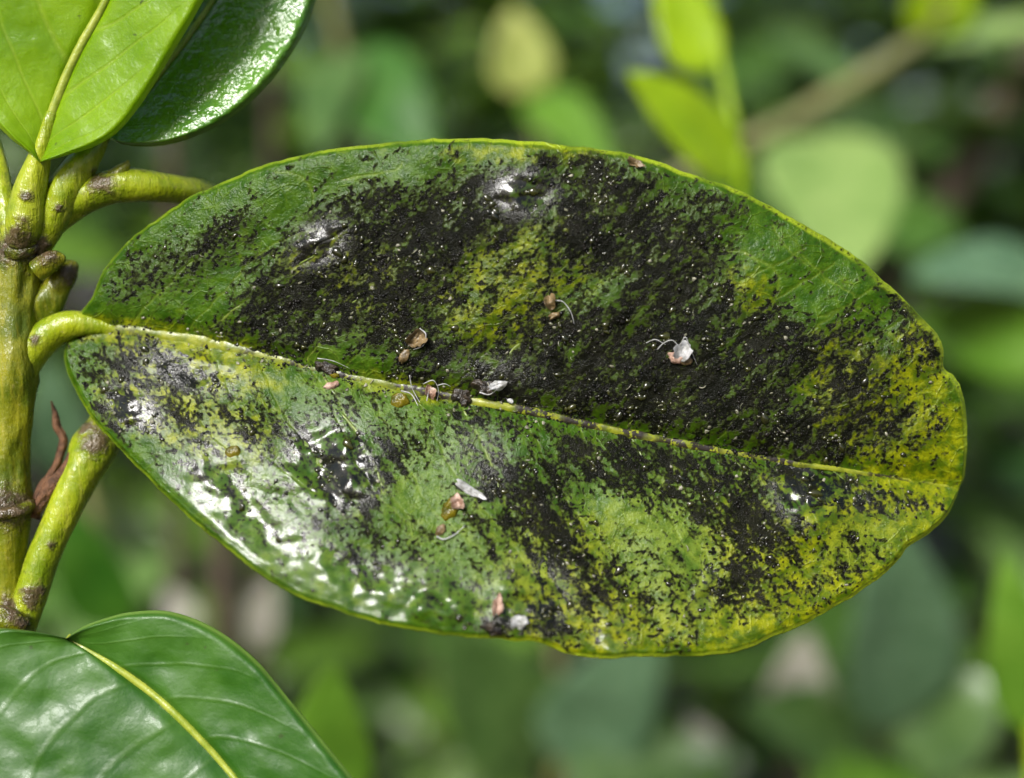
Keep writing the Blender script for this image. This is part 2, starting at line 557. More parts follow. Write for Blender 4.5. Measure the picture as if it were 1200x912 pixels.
# ---- outline of the mouldy leaf, photo positions
UP = [(84, 388), (92, 372), (108, 350), (122, 320), (146, 290), (181, 260), (227, 230), (282, 206), (340, 188), (400, 176), (460, 168),
      (520, 164), (580, 165), (640, 168), (700, 176), (750, 186), (800, 202), (850, 219), (900, 242), (950, 270),
      (1000, 303), (1045, 339), (1080, 374), (1099, 398), (1104, 414), (1105, 432), (1118, 444), (1127, 465), (1131, 495), (1132, 528),
      (1129, 556), (1124, 572)]
LO = [(84, 388), (79, 404), (78, 424), (90, 456), (113, 495), (150, 535), (190, 573), (230, 611), (272, 646), (320, 680), (370, 705),
      (430, 725), (500, 738), (560, 746), (600, 748), (630, 751), (655, 762), (685, 769), (715, 771), (745, 767), (800, 767), (850, 764),
      (880, 757), (902, 745), (930, 735), (965, 718), (1000, 696), (1030, 676), (1052, 656), (1066, 638), (1090, 622), (1110, 600),
      (1124, 572)]
MR = [(84, 388), (150, 387), (200, 394), (250, 404), (300, 415), (340, 425), (420, 444), (480, 457), (540, 468), (620, 482), (700, 500),
      (800, 520), (900, 538), (1000, 553), (1060, 562), (1124, 572)]
MRC = curve_pts(MR, 400)


def mid_y(px):
    return np.interp(px, MRC[:, 0], MRC[:, 1])


# humps added to the blade to catch sun glints: (x, y, radius px, height mm)
HUMPS = [(612, 260, 38, .85), (952, 606, 34, .95), (378, 302, 26, .30), (160, 500, 26, .5), (400, 575, 40, .35), (705, 280, 30, .5), (500, 730, 40, .3)]


def relief(px, py):
    """height of the leaf towards the camera in mm"""
    dm = mid_y(px) - py
    h = 3.0 * (1 - ((px - 640) / 540.0) ** 2)
    up = np.maximum(dm, 0); lo = np.maximum(-dm, 0)
    h = h + 2.4 * (1 - np.exp(-up / 130.0))
    sl = np.interp(px, [80, 250, 500, 700, 900, 1130], [.30, .34, .30, .22, .20, .16])
    h = h + sl * .075 * lo * (1 + .02 * lo / 250)
    h = h - .55 * np.exp(-(dm / 17.0) ** 2)
    s = np.where(dm > 0, (px - .9 * up) / 1.0, (px - .55 * lo))
    h = h + .16 * np.sin(s / 112.0 * 2 * math.pi) * smooth(15, 90, np.abs(dm))
    for hx, hy, hr, ha in HUMPS:
        h = h + ha * np.exp(-((px - hx) ** 2 + (py - hy) ** 2) / (2 * hr * hr))
    h = h + .75 * (fbm(px / 85.0, py / 85.0, 31, 3) - .5)
    return h


def blobs(px, py, lst):
    out = np.ones_like(px)
    for x, y, rx, ry, a, w in lst:
        ca, sa = math.cos(math.radians(a)), math.sin(math.radians(a))
        dx, dy = px - x, py - y
        r = np.sqrt(((dx * ca + dy * sa) / rx) ** 2 + ((-dx * sa + dy * ca) / ry) ** 2)
        out = out * (1 - w * smooth(1.35, .35, r))
    return 1 - out


# soot: (x, y, rx, ry, rotation, weight)
SOOT = [(175, 318, 60, 26, -35, .48), (255, 285, 70, 30, -35, .55), (330, 345, 62, 45, -30, .85), (375, 280, 52, 38, -40, .85),
        (300, 385, 60, 25, 0, .55), (360, 385, 70, 30, -20, .75), (430, 250, 70, 40, -20, .62), (425, 340, 60, 70, 20, .85),
        (500, 280, 85, 60, -10, .92), (575, 235, 75, 45, 10, .90), (640, 205, 50, 25, 0, .60), (690, 195, 30, 20, 0, .70),
        (720, 265, 95, 75, 10, .95), (800, 320, 70, 80, 20, .85), (480, 360, 50, 70, 15, .70), (520, 420, 80, 45, 0, .60),
        (660, 410, 80, 60, -25, .90), (750, 410, 80, 80, 0, .92), (650, 460, 120, 26, 10, .85), (780, 470, 120, 40, 10, .85),
        (860, 430, 85, 85, 0, .92), (910, 400, 45, 45, 0, .80), (910, 500, 70, 40, 10, .88), (1000, 430, 70, 70, -35, .60),
        (1000, 500, 80, 45, -35, .60), (1080, 400, 26, 60, -25, .50), (560, 330, 70, 60, 0, .55), (1065, 505, 50, 35, -35, .42),
        (955, 268, 60, 8, 32, .55), (1040, 345, 60, 8, 42, .40), (830, 240, 50, 18, 20, .40), (620, 350, 60, 60, 0, .45),
        # lower half
        (175, 430, 62, 30, 15, .88), (145, 475, 42, 30, 40, .88), (230, 445, 50, 30, 20, .55), (110, 425, 25, 30, 0, .50),
        (205, 490, 50, 30, 30, .50), (300, 500, 60, 35, 30, .40), (412, 560, 46, 62, -10, .92), (350, 520, 45, 35, 0, .52),
        (470, 520, 40, 40, 0, .45), (560, 510, 60, 40, 20, .52), (615, 580, 60, 55, 20, .90), (655, 640, 45, 50, 20, .85),
        (690, 685, 40, 36, 0, .70), (700, 540, 70, 35, 15, .72), (770, 550, 95, 42, 12, .88), (845, 595, 70, 42, 25, .88),
        (900, 600, 60, 45, 20, .80), (880, 650, 55, 35, 20, .62), (645, 725, 50, 26, 0, .55), (578, 735, 28, 14, 0, .85),
        (665, 745, 40, 16, 0, .62), (860, 690, 36, 42, 0, .58), (990, 580, 70, 26, 12, .60), (1065, 590, 45, 18, 0, .42),
        (540, 590, 30, 40, 0, .35), (930, 560, 60, 25, 12, .70), (400, 470, 40, 18, 0, .45), (440, 640, 60, 40, 0, .30),
        (340, 600, 80, 50, 0, .22), (560, 670, 110, 60, 0, .26), (770, 690, 90, 70, 0, .26), (930, 680, 80, 50, 0, .28),
        (250, 560, 70, 40, 40, .28), (1000, 650, 60, 40, 0, .18)]
CLEAN = [(930, 315, 95, 50, 25, .85), (230, 245, 90, 26, -25, .55), (360, 215, 80, 26, -15, .75), (480, 195, 80, 20, -3, .75), (440, 185, 200, 18, -3, .6),
         (1060, 470, 45, 40, 0, .30), (800, 640, 50, 50, 30, .45), (510, 620, 60, 60, 0, .35), (130, 365, 40, 10, 0, .8), (400, 425, 60, 22, 10, .5)]
WINDOW = [(580, 345, 52, 55, -35, .75), (620, 300, 30, 30, 0, .4), (700, 350, 30, 50, 40, .45)]         # net of green seen through the soot
YELL = [(1070, 500, 75, 90, 0, .95), (1000, 460, 70, 80, -30, .75), (1040, 600, 100, 45, -20, .95), (950, 670, 120, 60, -15, .90),
        (830, 720, 120, 50, 0, .80), (680, 730, 90, 50, 0, .85), (230, 420, 130, 36, 10, .90), (180, 470, 70, 50, 20, .80),
        (270, 510, 70, 50, 0, .65), (580, 345, 80, 80, 0, .60), (560, 640, 300, 110, 5, .18), (900, 620, 250, 120, 0, .3), (640, 660, 60, 60, 0, .7), (880, 640, 60, 50, 0, .85),
        (430, 330, 60, 60, 0, .55), (380, 300, 60, 40, 0, .6), (480, 455, 90, 16, 10, .9), (1090, 410, 40, 40, 0, .85), (650, 300, 80, 60, 0, .45),
        (120, 385, 60, 16, 0, .9), (620, 180, 120, 16, 0, .5), (870, 340, 40, 40, 0, .4), (740, 640, 60, 60, 0, .35)]
PALE = [(510, 570, 70, 90, 0, .75), (560, 660, 110, 60, 0, .55), (770, 630, 75, 75, 30, .85), (800, 700, 60, 50, 0, .5), (420, 460, 90, 30, 15, .55),
        (330, 650, 110, 50, 35, .40), (300, 560, 80, 50, 30, .40), (200, 330, 80, 30, -35, .30), (400, 400, 60, 30, 0, .35), (1010, 640, 60, 30, -20, .5),
        (700, 590, 40, 60, 0, .3), (460, 220, 70, 25, 0, .18)]
FILM = [(385, 545, 75, 75, 20, 1.0), (160, 480, 50, 30, 40, .9), (270, 550, 80, 50, 35, .75), (945, 575, 42, 40, 20, 1.0), (610, 225, 45, 32, 0, 1.0),
        (330, 650, 140, 60, 33, .95), (480, 700, 120, 45, 10, 1.0), (250, 590, 90, 40, 40, .9), (375, 285, 40, 30, -30, .9), (620, 700, 60, 50, 0, .8), (220, 430, 90, 40, 10, .7),
        (560, 540, 50, 50, 60, .55), (720, 750, 30, 25, 60, .9), (880, 750, 50, 12, -20, .8), (825, 690, 14, 30, 20, .9), (1000, 590, 80, 30, 10, .6),
        (570, 440, 70, 30, 0, .45)]


CRISP = [(390, 550, 70, 62, 20, 1.0), (150, 482, 42, 26, 40, 1.0), (945, 578, 50, 46, 20, .9), (610, 228, 50, 36, 0, .75), (375, 285, 40, 30, -30, .8),
         (330, 610, 110, 55, 30, .45), (450, 690, 100, 40, 15, .5), (270, 560, 80, 40, 40, .4), (515, 712, 50, 26, 10, .9), (620, 705, 50, 40, 0, .9), (720, 750, 30, 25, 60, 1.0), (825, 690, 14, 30, 20, 1.0), (235, 440, 70, 26, 15, .7)]


def build_leaf(up, lo, mid, nu, nvu, nvl, depth, thick=.00030, wave=None):
    """closed blade: front rows from lower edge over the midrib to the upper edge, rolled rim, a few back rows.
    returns px, py, v (front param), depth array (nu, rows), list of row kinds"""
    U = curve_pts(up, nu); L = curve_pts(lo, nu); C = curve_pts(mid, nu)
    if wave:
        for E_ in (U, L):
            q = E_ - C; ln = np.linalg.norm(q, axis=1) + 1e-6
            t_ = np.arange(nu) * wave[1]
            E_ += (q / ln[:, None]) * (wave[0] * (fbm(t_, t_ * 0 + E_[5, 1], 66, 4, .6) - .5) * 2 * np.minimum(1, ln / 60))[:, None]
    vl = -np.linspace(1, 0, nvl, endpoint=False); vu = np.linspace(0, 1, nvu)
    v = np.r_[vl, vu]
    V = np.broadcast_to(v, (nu, len(v)))
    E = np.where((V < 0)[..., None], L[:, None], U[:, None])
    XY = C[:, None] + np.abs(V)[..., None] * (E - C[:, None])
    px, py = XY[..., 0], XY[..., 1]
    d = depth(px, py, V)
    # rim and back
    r = thick / 2
    outU = U - C; outU = outU / (np.linalg.norm(outU, axis=1)[:, None] + 1e-6)
    outL = L - C; outL = outL / (np.linalg.norm(outL, axis=1)[:, None] + 1e-6)
    taper = np.minimum(1, np.minimum(np.arange(nu), np.arange(nu)[::-1]) / 6.0)
    px2, py2, d2, v2 = [], [], [], []
    rp = r / (K * np.mean(d))
    for th in (45, 90, 135):
        t = math.radians(th)
        px2.append(px[:, -1] + outU[:, 0] * rp * math.sin(t) * taper); py2.append(py[:, -1] + outU[:, 1] * rp * math.sin(t) * taper)
        d2.append(d[:, -1] + r * (1 - math.cos(t))); v2.append(np.ones(nu))
    for q in (1.0, .75, .5, .25, .0, -.25, -.5, -.75, -1.0):
        j = int(np.argmin(np.abs(v - q)))
        px2.append(px[:, j]); py2.append(py[:, j]); d2.append(d[:, j] + thick); v2.append(np.full(nu, q))
    for th in (135, 90, 45):
        t = math.radians(th)
        px2.append(px[:, 0] + outL[:, 0] * rp * math.sin(t) * taper); py2.append(py[:, 0] + outL[:, 1] * rp * math.sin(t) * taper)
        d2.append(d[:, 0] + r * (1 - math.cos(t))); v2.append(-np.ones(nu))
    nf = px.shape[1]
    px = np.c_[px, np.stack(px2, 1)]; py = np.c_[py, np.stack(py2, 1)]; d = np.c_[d, np.stack(d2, 1)]
    V = np.c_[V, np.stack(v2, 1)]
    return px, py, V, d, nf


def roll(V, at=.90, amt=.9):
    t = np.clip((np.abs(V) - at) / (1 - at), 0, 1)
    return amt * t * t


VEINS = [[(538, 468), (552, 500), (568, 530), (585, 572), (607, 615), (640, 655), (668, 690)],
         [(735, 510), (760, 545), (790, 590), (812, 632), (838, 668)],
         [(548, 462), (590, 420), (640, 378), (700, 336), (760, 306), (830, 294), (872, 297)],
         [(872, 297), (895, 308), (912, 325), (908, 352), (900, 372)],
         [(735, 500), (762, 470), (790, 445), (830, 420), (880, 395)],
         [(360, 424), (378, 400), (398, 372), (420, 350), (450, 330)],
         [(900, 537), (935, 500), (975, 470), (1030, 440)],
         [(860, 535), (890, 575), (920, 620), (960, 655)],
         [(380, 440), (400, 480), (425, 520), (450, 570), (490, 620)],
         [(975, 550), (1000, 575), (1030, 600), (1060, 610)],
         [(400, 212), (430, 205), (462, 200), (470, 188)],
         [(325, 200), (352, 208), (366, 225), (362, 250)],
         [(940, 300), (975, 330), (1000, 345), (992, 372)],
         [(230, 402), (255, 380), (290, 352), (330, 322), (370, 300)],
         [(905, 265), (920, 290), (945, 310)], [(960, 372), (1000, 360), (1035, 375)],
         [(640, 486), (665, 455), (700, 425), (740, 400)], [(670, 690), (700, 708), (722, 712)]]


def _side_veins():
    out = []
    for k, x in enumerate(np.arange(150, 1060, 62)):
        y = float(np.interp(x, [p[0] for p in MR], [p[1] for p in MR]))
        hu = y - float(np.interp(x + 60, [p[0] for p in UP], [p[1] for p in UP]))
        hl = float(np.interp(x + 50, [p[0] for p in LO[2:]], [p[1] for p in LO[2:]])) - y
        j = 12 * math.sin(k * 2.3)
        out.append([(x, y), (x + .24 * hu + j * .3, y - .28 * hu), (x + .46 * hu + j * .6, y - .52 * hu), (x + .72 * hu + j, y - .68 * hu)])
        out.append([(x + 26, y), (x + 26 + .13 * hl + j * .3, y + .28 * hl), (x + 26 + .30 * hl - j * .6, y + .55 * hl), (x + 26 + .52 * hl + j, y + .76 * hl)])
    return out


FINE_VEINS = _side_veins()


def vein_field(px, py):
    out = np.zeros_like(px)
    for vp in VEINS + FINE_VEINS:
        w0 = 4.0 if len(vp) > 4 else 2.6
        cv = curve_pts(vp, 40)
        x0, y0 = cv[:, :2].min(0) - 14; x1, y1 = cv[:, :2].max(0) + 14
        mk = (px > x0) & (px < x1) & (py > y0) & (py < y1)
        if not mk.any(): continue
        qx, qy = px[mk], py[mk]
        qx = qx + 7 * (fbm(qx / 18, qy / 18, 55, 2) - .5); qy = qy + 7 * (fbm(qx / 18, qy / 18, 56, 2) - .5)
        dmin = np.full(qx.shape, 1e9)
        for (ax, ay), (bx, by) in zip(cv[:-1], cv[1:]):
            dx, dy = bx - ax, by - ay
            t = np.clip(((qx - ax) * dx + (qy - ay) * dy) / (dx * dx + dy * dy + 1e-9), 0, 1)
            dmin = np.minimum(dmin, (qx - ax - t * dx) ** 2 + (qy - ay - t * dy) ** 2)
        out[mk] = np.maximum(out[mk], np.exp(-dmin / (w0 * .55) ** 2))
    return out


def soot_fields(px, py):
    up = py < mid_y(px)
    a = np.where(up, math.radians(-42), math.radians(52))
    ca, sa = np.cos(a), np.sin(a)
    s = px * ca + py * sa; t = -px * sa + py * ca
    off = np.where(up, 0, 400.)
    n1 = pfbm(s / 58.0 + off, t / 24.0, 3, 4, .55)
    n2 = pfbm(s / 19.0 + off, t / 9.5, 23, 3, .6)
    n3 = pnoise(px / 4.6, py / 4.6, 77)
    D = blobs(px, py, SOOT) * (1 - blobs(px, py, CLEAN))
    D = D * (1 - .62 * blobs(px, py, WINDOW))
    D = D * (.90 - .10 * D)
    e = D * 1.12 + (n1 - .5) * 1.50 + (n2 - .5) * 1.75 + (n3 - .5) * .75
    mould = smooth(.12, 1.08, e)
    # lone specks away from the patches
    sp = smooth(.66, .82, pnoise(px / 8 + 3, py / 7, 91)) * smooth(.36, .56, fbm(px / 50, py / 50, 44, 2))
    sp = np.maximum(sp, smooth(.70, .84, pnoise(px / 4.6 + 3, py / 4.6, 95)) * .8)
    mould = np.maximum(mould, sp * .9 * smooth(.02, .16, D))
    return mould, D


def main_depth(px, py, V):
    h = relief(px, py) - roll(V, .93, .55)
    h = h + .35 * np.exp(-((np.abs(V) - .985) / .012) ** 2) * .25
    mould, D = soot_fields(px, py)
    film = blobs(px, py, FILM)
    h = h + .045 * mould * (1 - .9 * film) * (.2 + 1.4 * vnoise(px / 5.0, py / 5.0, 12))
    h = h + (film * .08 + blobs(px, py, CRISP) * .62) * (pfbm(px / 33.0, py / 27.0, 61, 2, .33) - .5) * 1.5
    h = h + (.11 - .09 * film) * (fbm(px / 9.0, py / 9.0, 13, 2) - .5)
    h = h - .05 * vein_field(px, py) 
    return D0 - h * MM


px, py, V, d, nf = build_leaf(UP, LO, MR, 1000, 260, 240, main_depth, wave=(3.2, .035))
mould, D = soot_fields(px, py)
film = blobs(px, py, FILM)
edge = np.abs(V)
rimw = np.interp(px, [80, 400, 900, 1010, 1132], [.008, .008, .014, .026, .050])
rim = smooth(1 - rimw, 1 - rimw * .3, edge) * np.interp(px, [80, 500, 800], [.3, .7, 1.]) * (.25 + .75 * smooth(.3, .6, fbm(px / 40, py / 40, 71, 2)))
mould = mould * (1 - .55 * smooth(.955, .99, edge) * smooth(.35, .55, fbm(px / 25, py / 25, 72, 2)))
back = np.zeros_like(px); back[:, nf:] = 1
mould = mould * (1 - back)
haze = D * smooth(-40, 30, mid_y(px) - py) * 1.25 + D * .30
attrs = dict(mould=mould.ravel(), haze=np.clip(haze, 0, 1).ravel(), yellow=blobs(px, py, YELL).ravel(), pale=blobs(px, py, PALE).ravel(),
             film=(film * (1 - back)).ravel(), crisp=blobs(px, py, CRISP).ravel(), vein=(vein_field(px, py) * (1 - back)).ravel(), rim=np.maximum(rim, back * .3).ravel())
main_V = P(px, py, d)
MAIN = mesh_obj("leaf", main_V.reshape(-1, 3), grid_faces(px.shape[0], px.shape[1], True), M_MAIN, twig,
                uv=np.stack([px / 100, -py / 100], -1).reshape(-1, 2), attrs=attrs)
MAIN["label"] = "large oval leaf blackened by sooty mould, yellowing towards its tip"
inherit(MAIN, twig)

# front surface normals (for standing crumbs on it)
fx, fy, fd, fm, fD = px[:, :nf], py[:, :nf], d[:, :nf], mould[:, :nf], D[:, :nf]


def on_leaf(x, y, lift=0.0):
    """point on the mouldy leaf's front at photo position, lift mm towards the camera"""
    return P(x, y, D0 - (relief(np.asarray(x, float), np.asarray(y, float)) + lift) * MM)


# ---- midrib and side veins
c = curve_pts([(x, y, w) for (x, y), w in zip(MR, [10, 12, 13, 12.5, 11.5, 10.5, 9, 8, 7.4, 6.6, 6, 5.2, 4.4, 3.6, 2.8, 1.2])], 260)
path = on_leaf(c[:, 0], c[:, 1], .10 + .16 * (fbm(c[:, 0] / 26, c[:, 1] * 0 + 3, 18, 2) - .5) - .12 - .26 * smooth(600, 330, c[:, 0]))
Vt, Ft = tube(path, c[:, 2] * K * D0 * (.92 + .3 * (fbm(c[:, 0] / 14, c[:, 1] * 0, 8, 2) - .5)), 16, rough=.22, flat=.5)
inherit(mesh_obj("midrib", Vt, Ft, M_MID, MAIN), twig)
for vp in VEINS:
    w0 = 2.6 if len(vp) > 4 else 1.5
    ln = len(vp)
    cv = curve_pts([(x, y, w0 * (1 - .6 * i / (ln - 1))) for i, (x, y) in enumerate(vp)], 60)
    wob = (fbm(cv[:, 0] / 16, cv[:, 1] / 16, 55, 2) - .5) * 8
    lift = -.17 + .24 * (fbm(cv[:, 0] / 30, cv[:, 1] / 30, 58, 2) - .5)      # dips under the blade here and there
    Vt, Ft = tube(on_leaf(cv[:, 0] + wob, cv[:, 1], lift), cv[:, 2] * K * D0, 8, rough=.15, flat=.7)
    inherit(mesh_obj("vein", Vt, Ft, M_VEIN, MAIN), twig)

# ---- soot crumbs: real grains standing on the blade
fm_s = fm.copy(); fm_s[:25] *= .3; fm_s[:, :6] = 0; fm_s[:, -6:] = 0
cellw = np.abs(np.gradient(fx, axis=0)) * np.sqrt(np.gradient(fx, axis=1) ** 2 + np.gradient(fy, axis=1) ** 2)
prob = (fm_s ** 3.5) * (.25 + smooth(.45, .62, fbm(fx / 26, fy / 26, 81, 2))) * np.clip(cellw, 0, 3)
NEAR_MID = np.exp(-((fy - mid_y(fx)) / 9.0) ** 2) * smooth(.5, .62, fbm(fx / 22, fy / 22, 85, 2)) * np.clip(cellw, 0, 3) * (fx > 130) * (fx < 900)
prob = prob + NEAR_MID * 2.8
prob = prob * (1 - .85 * blobs(fx, fy, FILM))
prob = prob + (fm_s > .7) * (1 - .95 * blobs(fx, fy, FILM)) * .10 * np.clip(cellw, 0, 3)
pr = (prob / prob.sum()).ravel()
NC = 9000
idx = RNG.choice(pr.size, NC, p=pr)
ctr = P(fx, fy, fd).reshape(-1, 3)[idx]
tv = ICO_V[None] * (1 + RNG.normal(0, .22, (NC, 12, 1)))
q = RNG.normal(size=(NC, 4)); q /= np.linalg.norm(q, axis=1)[:, None]
w_, x_, y_, z_ = q.T
R = np.stack([1 - 2 * (y_ ** 2 + z_ ** 2), 2 * (x_ * y_ - z_ * w_), 2 * (x_ * z_ + y_ * w_),
              2 * (x_ * y_ + z_ * w_), 1 - 2 * (x_ ** 2 + z_ ** 2), 2 * (y_ * z_ - x_ * w_),
              2 * (x_ * z_ - y_ * w_), 2 * (y_ * z_ + x_ * w_), 1 - 2 * (x_ ** 2 + y_ ** 2)], 1).reshape(NC, 3, 3)
tv = np.einsum('nij,nkj->nki', R, tv * np.array([1.25, .95, .8]))
sz = np.clip(RNG.lognormal(math.log(.75), .50, NC), .35, 3.0) * K * D0
tv = tv * sz[:, None, None]
along = tv @ FWD                                     # flatten along the view axis so grains hug the blade
tv = tv - along[..., None] * FWD * .35
cv_ = (ctr - FWD * (sz * .15)[:, None])[:, None] + tv
inherit(mesh_obj("mould_crumbs", cv_.reshape(-1, 3), (ICO_F[None] + 12 * np.arange(NC)[:, None, None]).reshape(-1, 3), M_SOOT, MAIN, smooth_shade=False), twig)["kind"] = "stuff"

# ---- added beads: small glossy domes put on the soot for white sun glints
bv, bf = ico_sub(2)
NB = 900
wb = (fm_s ** 2 * (.06 + smooth(.52, .66, pfbm(fx / 40, fy / 32, 131, 3, .6)) * 2.2) + .25 * blobs(fx, fy, FILM) * fm_s) * np.clip(cellw, 0, 3)
wb[:30] = 0; wb[-20:] = 0
bi = RNG.choice(wb.size, NB, p=(wb / wb.sum()).ravel())
bc_ = P(fx, fy, fd).reshape(-1, 3)[bi]
br = np.clip(RNG.lognormal(math.log(1.35), .50, NB), .5, 4.4) * K * D0
ang_ = RNG.uniform(0, math.pi, NB); elo = RNG.uniform(1.0, 1.9, NB)
lx, ly, lz = bv[None, :, 0] * elo[:, None], bv[None, :, 1] + 0 * elo[:, None], bv[None, :, 2] * .75 + 0 * elo[:, None]
wobb = 1 + .22 * np.sin(bv[None, :, 0] * 3 + ang_[:, None] * 7) * np.cos(bv[None, :, 1] * 3.5 + ang_[:, None] * 3)
X_ = (lx * np.cos(ang_)[:, None] - ly * np.sin(ang_)[:, None]) * wobb; Y_ = (lx * np.sin(ang_)[:, None] + ly * np.cos(ang_)[:, None]) * wobb
bp = bc_[:, None] + br[:, None, None] * (X_[..., None] * RGT + Y_[..., None] * UPV - lz[..., None] * FWD)
o = mesh_obj("glint_beads", bp.reshape(-1, 3), (bf[None] + len(bv) * np.arange(NB)[:, None, None]).reshape(-1, 3), M_BEAD, MAIN)
o["kind"] = "stuff"; inherit(o, twig)

# ---- fine litter: wax flecks, pale flakes painted in for sparkles, short pale fibres
LV, LF = [], []; off = 0
rl = random.Random(21)
lit = (smooth(.35, .7, fD) * .5 + .12 + 2.2 * np.exp(-((fy - mid_y(fx)) / 14.0) ** 2) * (fx > 170) * (fx < 640)) * np.clip(cellw, 0, 3)
lit[:30] = 0; lit[-20:] = 0; lit[:, :10] = 0; lit[:, -10:] = 0
li = RNG.choice(lit.size, 300, p=(lit / lit.sum()).ravel())
for q, (x, y) in enumerate(zip(fx.ravel()[li], fy.ravel()[li])):
    a = rl.uniform(0, math.pi)
    if q % 9 == 0:
        Ln = rl.uniform(3, 9); bend = rl.uniform(-.5, .5)
        tt = np.linspace(-1, 1, 9)
        X = x + Ln * .5 * (tt * math.cos(a) - bend * tt ** 2 * math.sin(a)); Y = y + Ln * .5 * (tt * math.sin(a) + bend * tt ** 2 * math.cos(a))
        Vt, Ft = tube(on_leaf(X, Y, .10 + .12 * (1 - tt ** 2)), np.full(9, rl.uniform(.35, .7)) * K * D0, 5)
    else:
        nn = 6; rr_ = rl.uniform(1.0, 3.2); el = rl.uniform(.4, 1.0)
        th = np.linspace(0, 2 * math.pi, nn, endpoint=False) + rl.uniform(0, 1)
        rad = rr_ * np.array([rl.uniform(.6, 1.3) for _ in range(nn)])
        ux, uy = rad * np.cos(th), rad * np.sin(th) * el
        X = x + ux * math.cos(a) - uy * math.sin(a); Y = y + ux * math.sin(a) + uy * math.cos(a)
        tx, ty = rl.gauss(0, .28), rl.gauss(-.1, .28)
        hz = .10 + (tx * (X - x) + ty * (Y - y)) * .075
        ring = on_leaf(X, Y, hz); c0 = on_leaf(np.array([x]), np.array([y]), .14); low = on_leaf(X, Y, hz - .05)
        Vt = np.vstack([ring, low, c0])
        j = np.arange(nn); k2 = (j + 1) % nn
        Ft = np.vstack([np.stack([np.full(nn, 2 * nn), j, k2], 1), np.stack([j, nn + j, k2], 1), np.stack([k2, nn + j, nn + k2], 1)])
    LV.append(Vt); LF.append(Ft + off); off += len(Vt)
o = mesh_obj("wax_glint_flakes", np.vstack(LV), np.vstack(LF), M_FLAKE, MAIN, smooth_shade=False)
o["kind"] = "stuff"; inherit(o, twig)

# ---- stem, petioles, buds
BROWN = [(25, 290, 30), (5, 296, 24), (46, 292, 20), (8, 592, 34), (30, 600, 14), (10, 715, 16), (38, 700, 18), (118, 214, 17), (112, 520, 26), (60, 640, 7), (48, 690, 9), (30, 230, 8), (70, 245, 8), (100, 500, 14), (82, 322, 16), (28, 730, 14), (40, 398, 8), (60, 300, 12)]


def woody(name, pts, n=90, seg=28, rough=.05, mat=M_STEM, parent=twig, brown=None, seed=3):
    Vt, Ft, cc = px_tube(pts, n, seg, rough=rough, seed=seed)
    rel = Vt - CAM
    dd = rel @ FWD
    qx = rel @ RGT / (K * dd) + 600; qy = 456 - rel @ UPV / (K * dd)
    b = np.zeros(len(Vt))
    for x, y, r in (BROWN if brown is None else brown):
        b = np.maximum(b, np.exp(-(((qx - x) ** 2 + (qy - y) ** 2) / r ** 2)))
    o = mesh_obj(name, Vt, Ft, mat, parent, attrs=dict(brown=b))
    return inherit(o, parent)


woody("stem", [(26, 258, 14, .100), (26, 275, 25, .100), (24, 288, 29, .100), (22, 300, 29, .100), (20, 318, 25, .100), (18, 345, 24, .100), (17, 400, 25, .100), (15, 440, 26, .100), (12, 490, 23, .1002), (9, 545, 23, .1005),
               (8, 575, 26, .1005), (8, 592, 30, .1005), (8, 608, 28, .1005), (8, 640, 22, .1005), (8, 690, 23, .101), (10, 715, 28, .101), (9, 735, 25, .1015),
               (8, 770, 23, .102), (8, 850, 23, .103), (8, 1000, 25, .105), (10, 1300, 30, .110), (20, 2200, 36, .125), (30, 4000, 42, .16)], 320, 40, .13)
woody("petiole", [(24, 288, 16, .0985), (29, 262, 21, .0978), (34, 230, 19, .0975), (42, 200, 15, .0972), (50, 172, 11, .0968), (62, 132, 7, .0965)], 70, 24, .05, M_PETI)
woody("petiole", [(44, 294, 13, .0995), (58, 262, 18, .0990), (76, 225, 20, .0988), (94, 195, 18, .0988), (112, 170, 12, .0990), (130, 144, 6, .0992)], 70, 24, .05, M_PETI)
woody("petiole", [(14, 285, 10, .0985), (8, 250, 11, .099), (2, 215, 11, .1), (-8, 170, 9, .102), (-30, 110, 6, .105)], 60, 20, .05, M_PETI)
woody("petiole", [(40, 285, 13, .1005), (64, 258, 17, .1), (92, 236, 18, .0996), (120, 222, 19, .0994), (150, 216, 20, .0996), (190, 220, 17, .1008), (240, 228, 16, .1045), (300, 240, 15, .113), (360, 265, 11, .118)], 90, 24, .05, M_PETI)
woody("bud", [(128, 214, 12, .099), (140, 203, 9, .0988), (148, 194, 5, .0987), (150, 188, 1.5, .0987)], 24, 16, .08)
woody("petiole", [(10, 476, 14, .1006), (18, 446, 20, .1004), (34, 416, 20, .1004), (56, 393, 19, .1005), (80, 381, 17, .1004), (106, 380, 13, .1006), (140, 386, 8, .1009), (175, 392, 4, .1012)], 70, 24, .03, M_PETI)
woody("bud", [(36, 372, 18, .101), (55, 352, 19, .101), (68, 334, 15, .101), (78, 318, 13, .101), (86, 309, 7, .101), (88, 306, 2, .101)], 50, 20, .16)
woody("bud", [(42, 318, 12, .0985), (60, 306, 12, .0985), (72, 302, 7, .0985), (76, 300, 2, .0985)], 30, 18, .14)
woody("petiole", [(24, 738, 16, .0995), (36, 700, 18, .0998), (52, 650, 18, .1), (74, 600, 19, .1004), (97, 553, 22, .101), (112, 523, 26, .1016), (126, 494, 20, .1028), (150, 450, 16, .106), (190, 400, 12, .112)], 110, 26, .05, M_PETI)
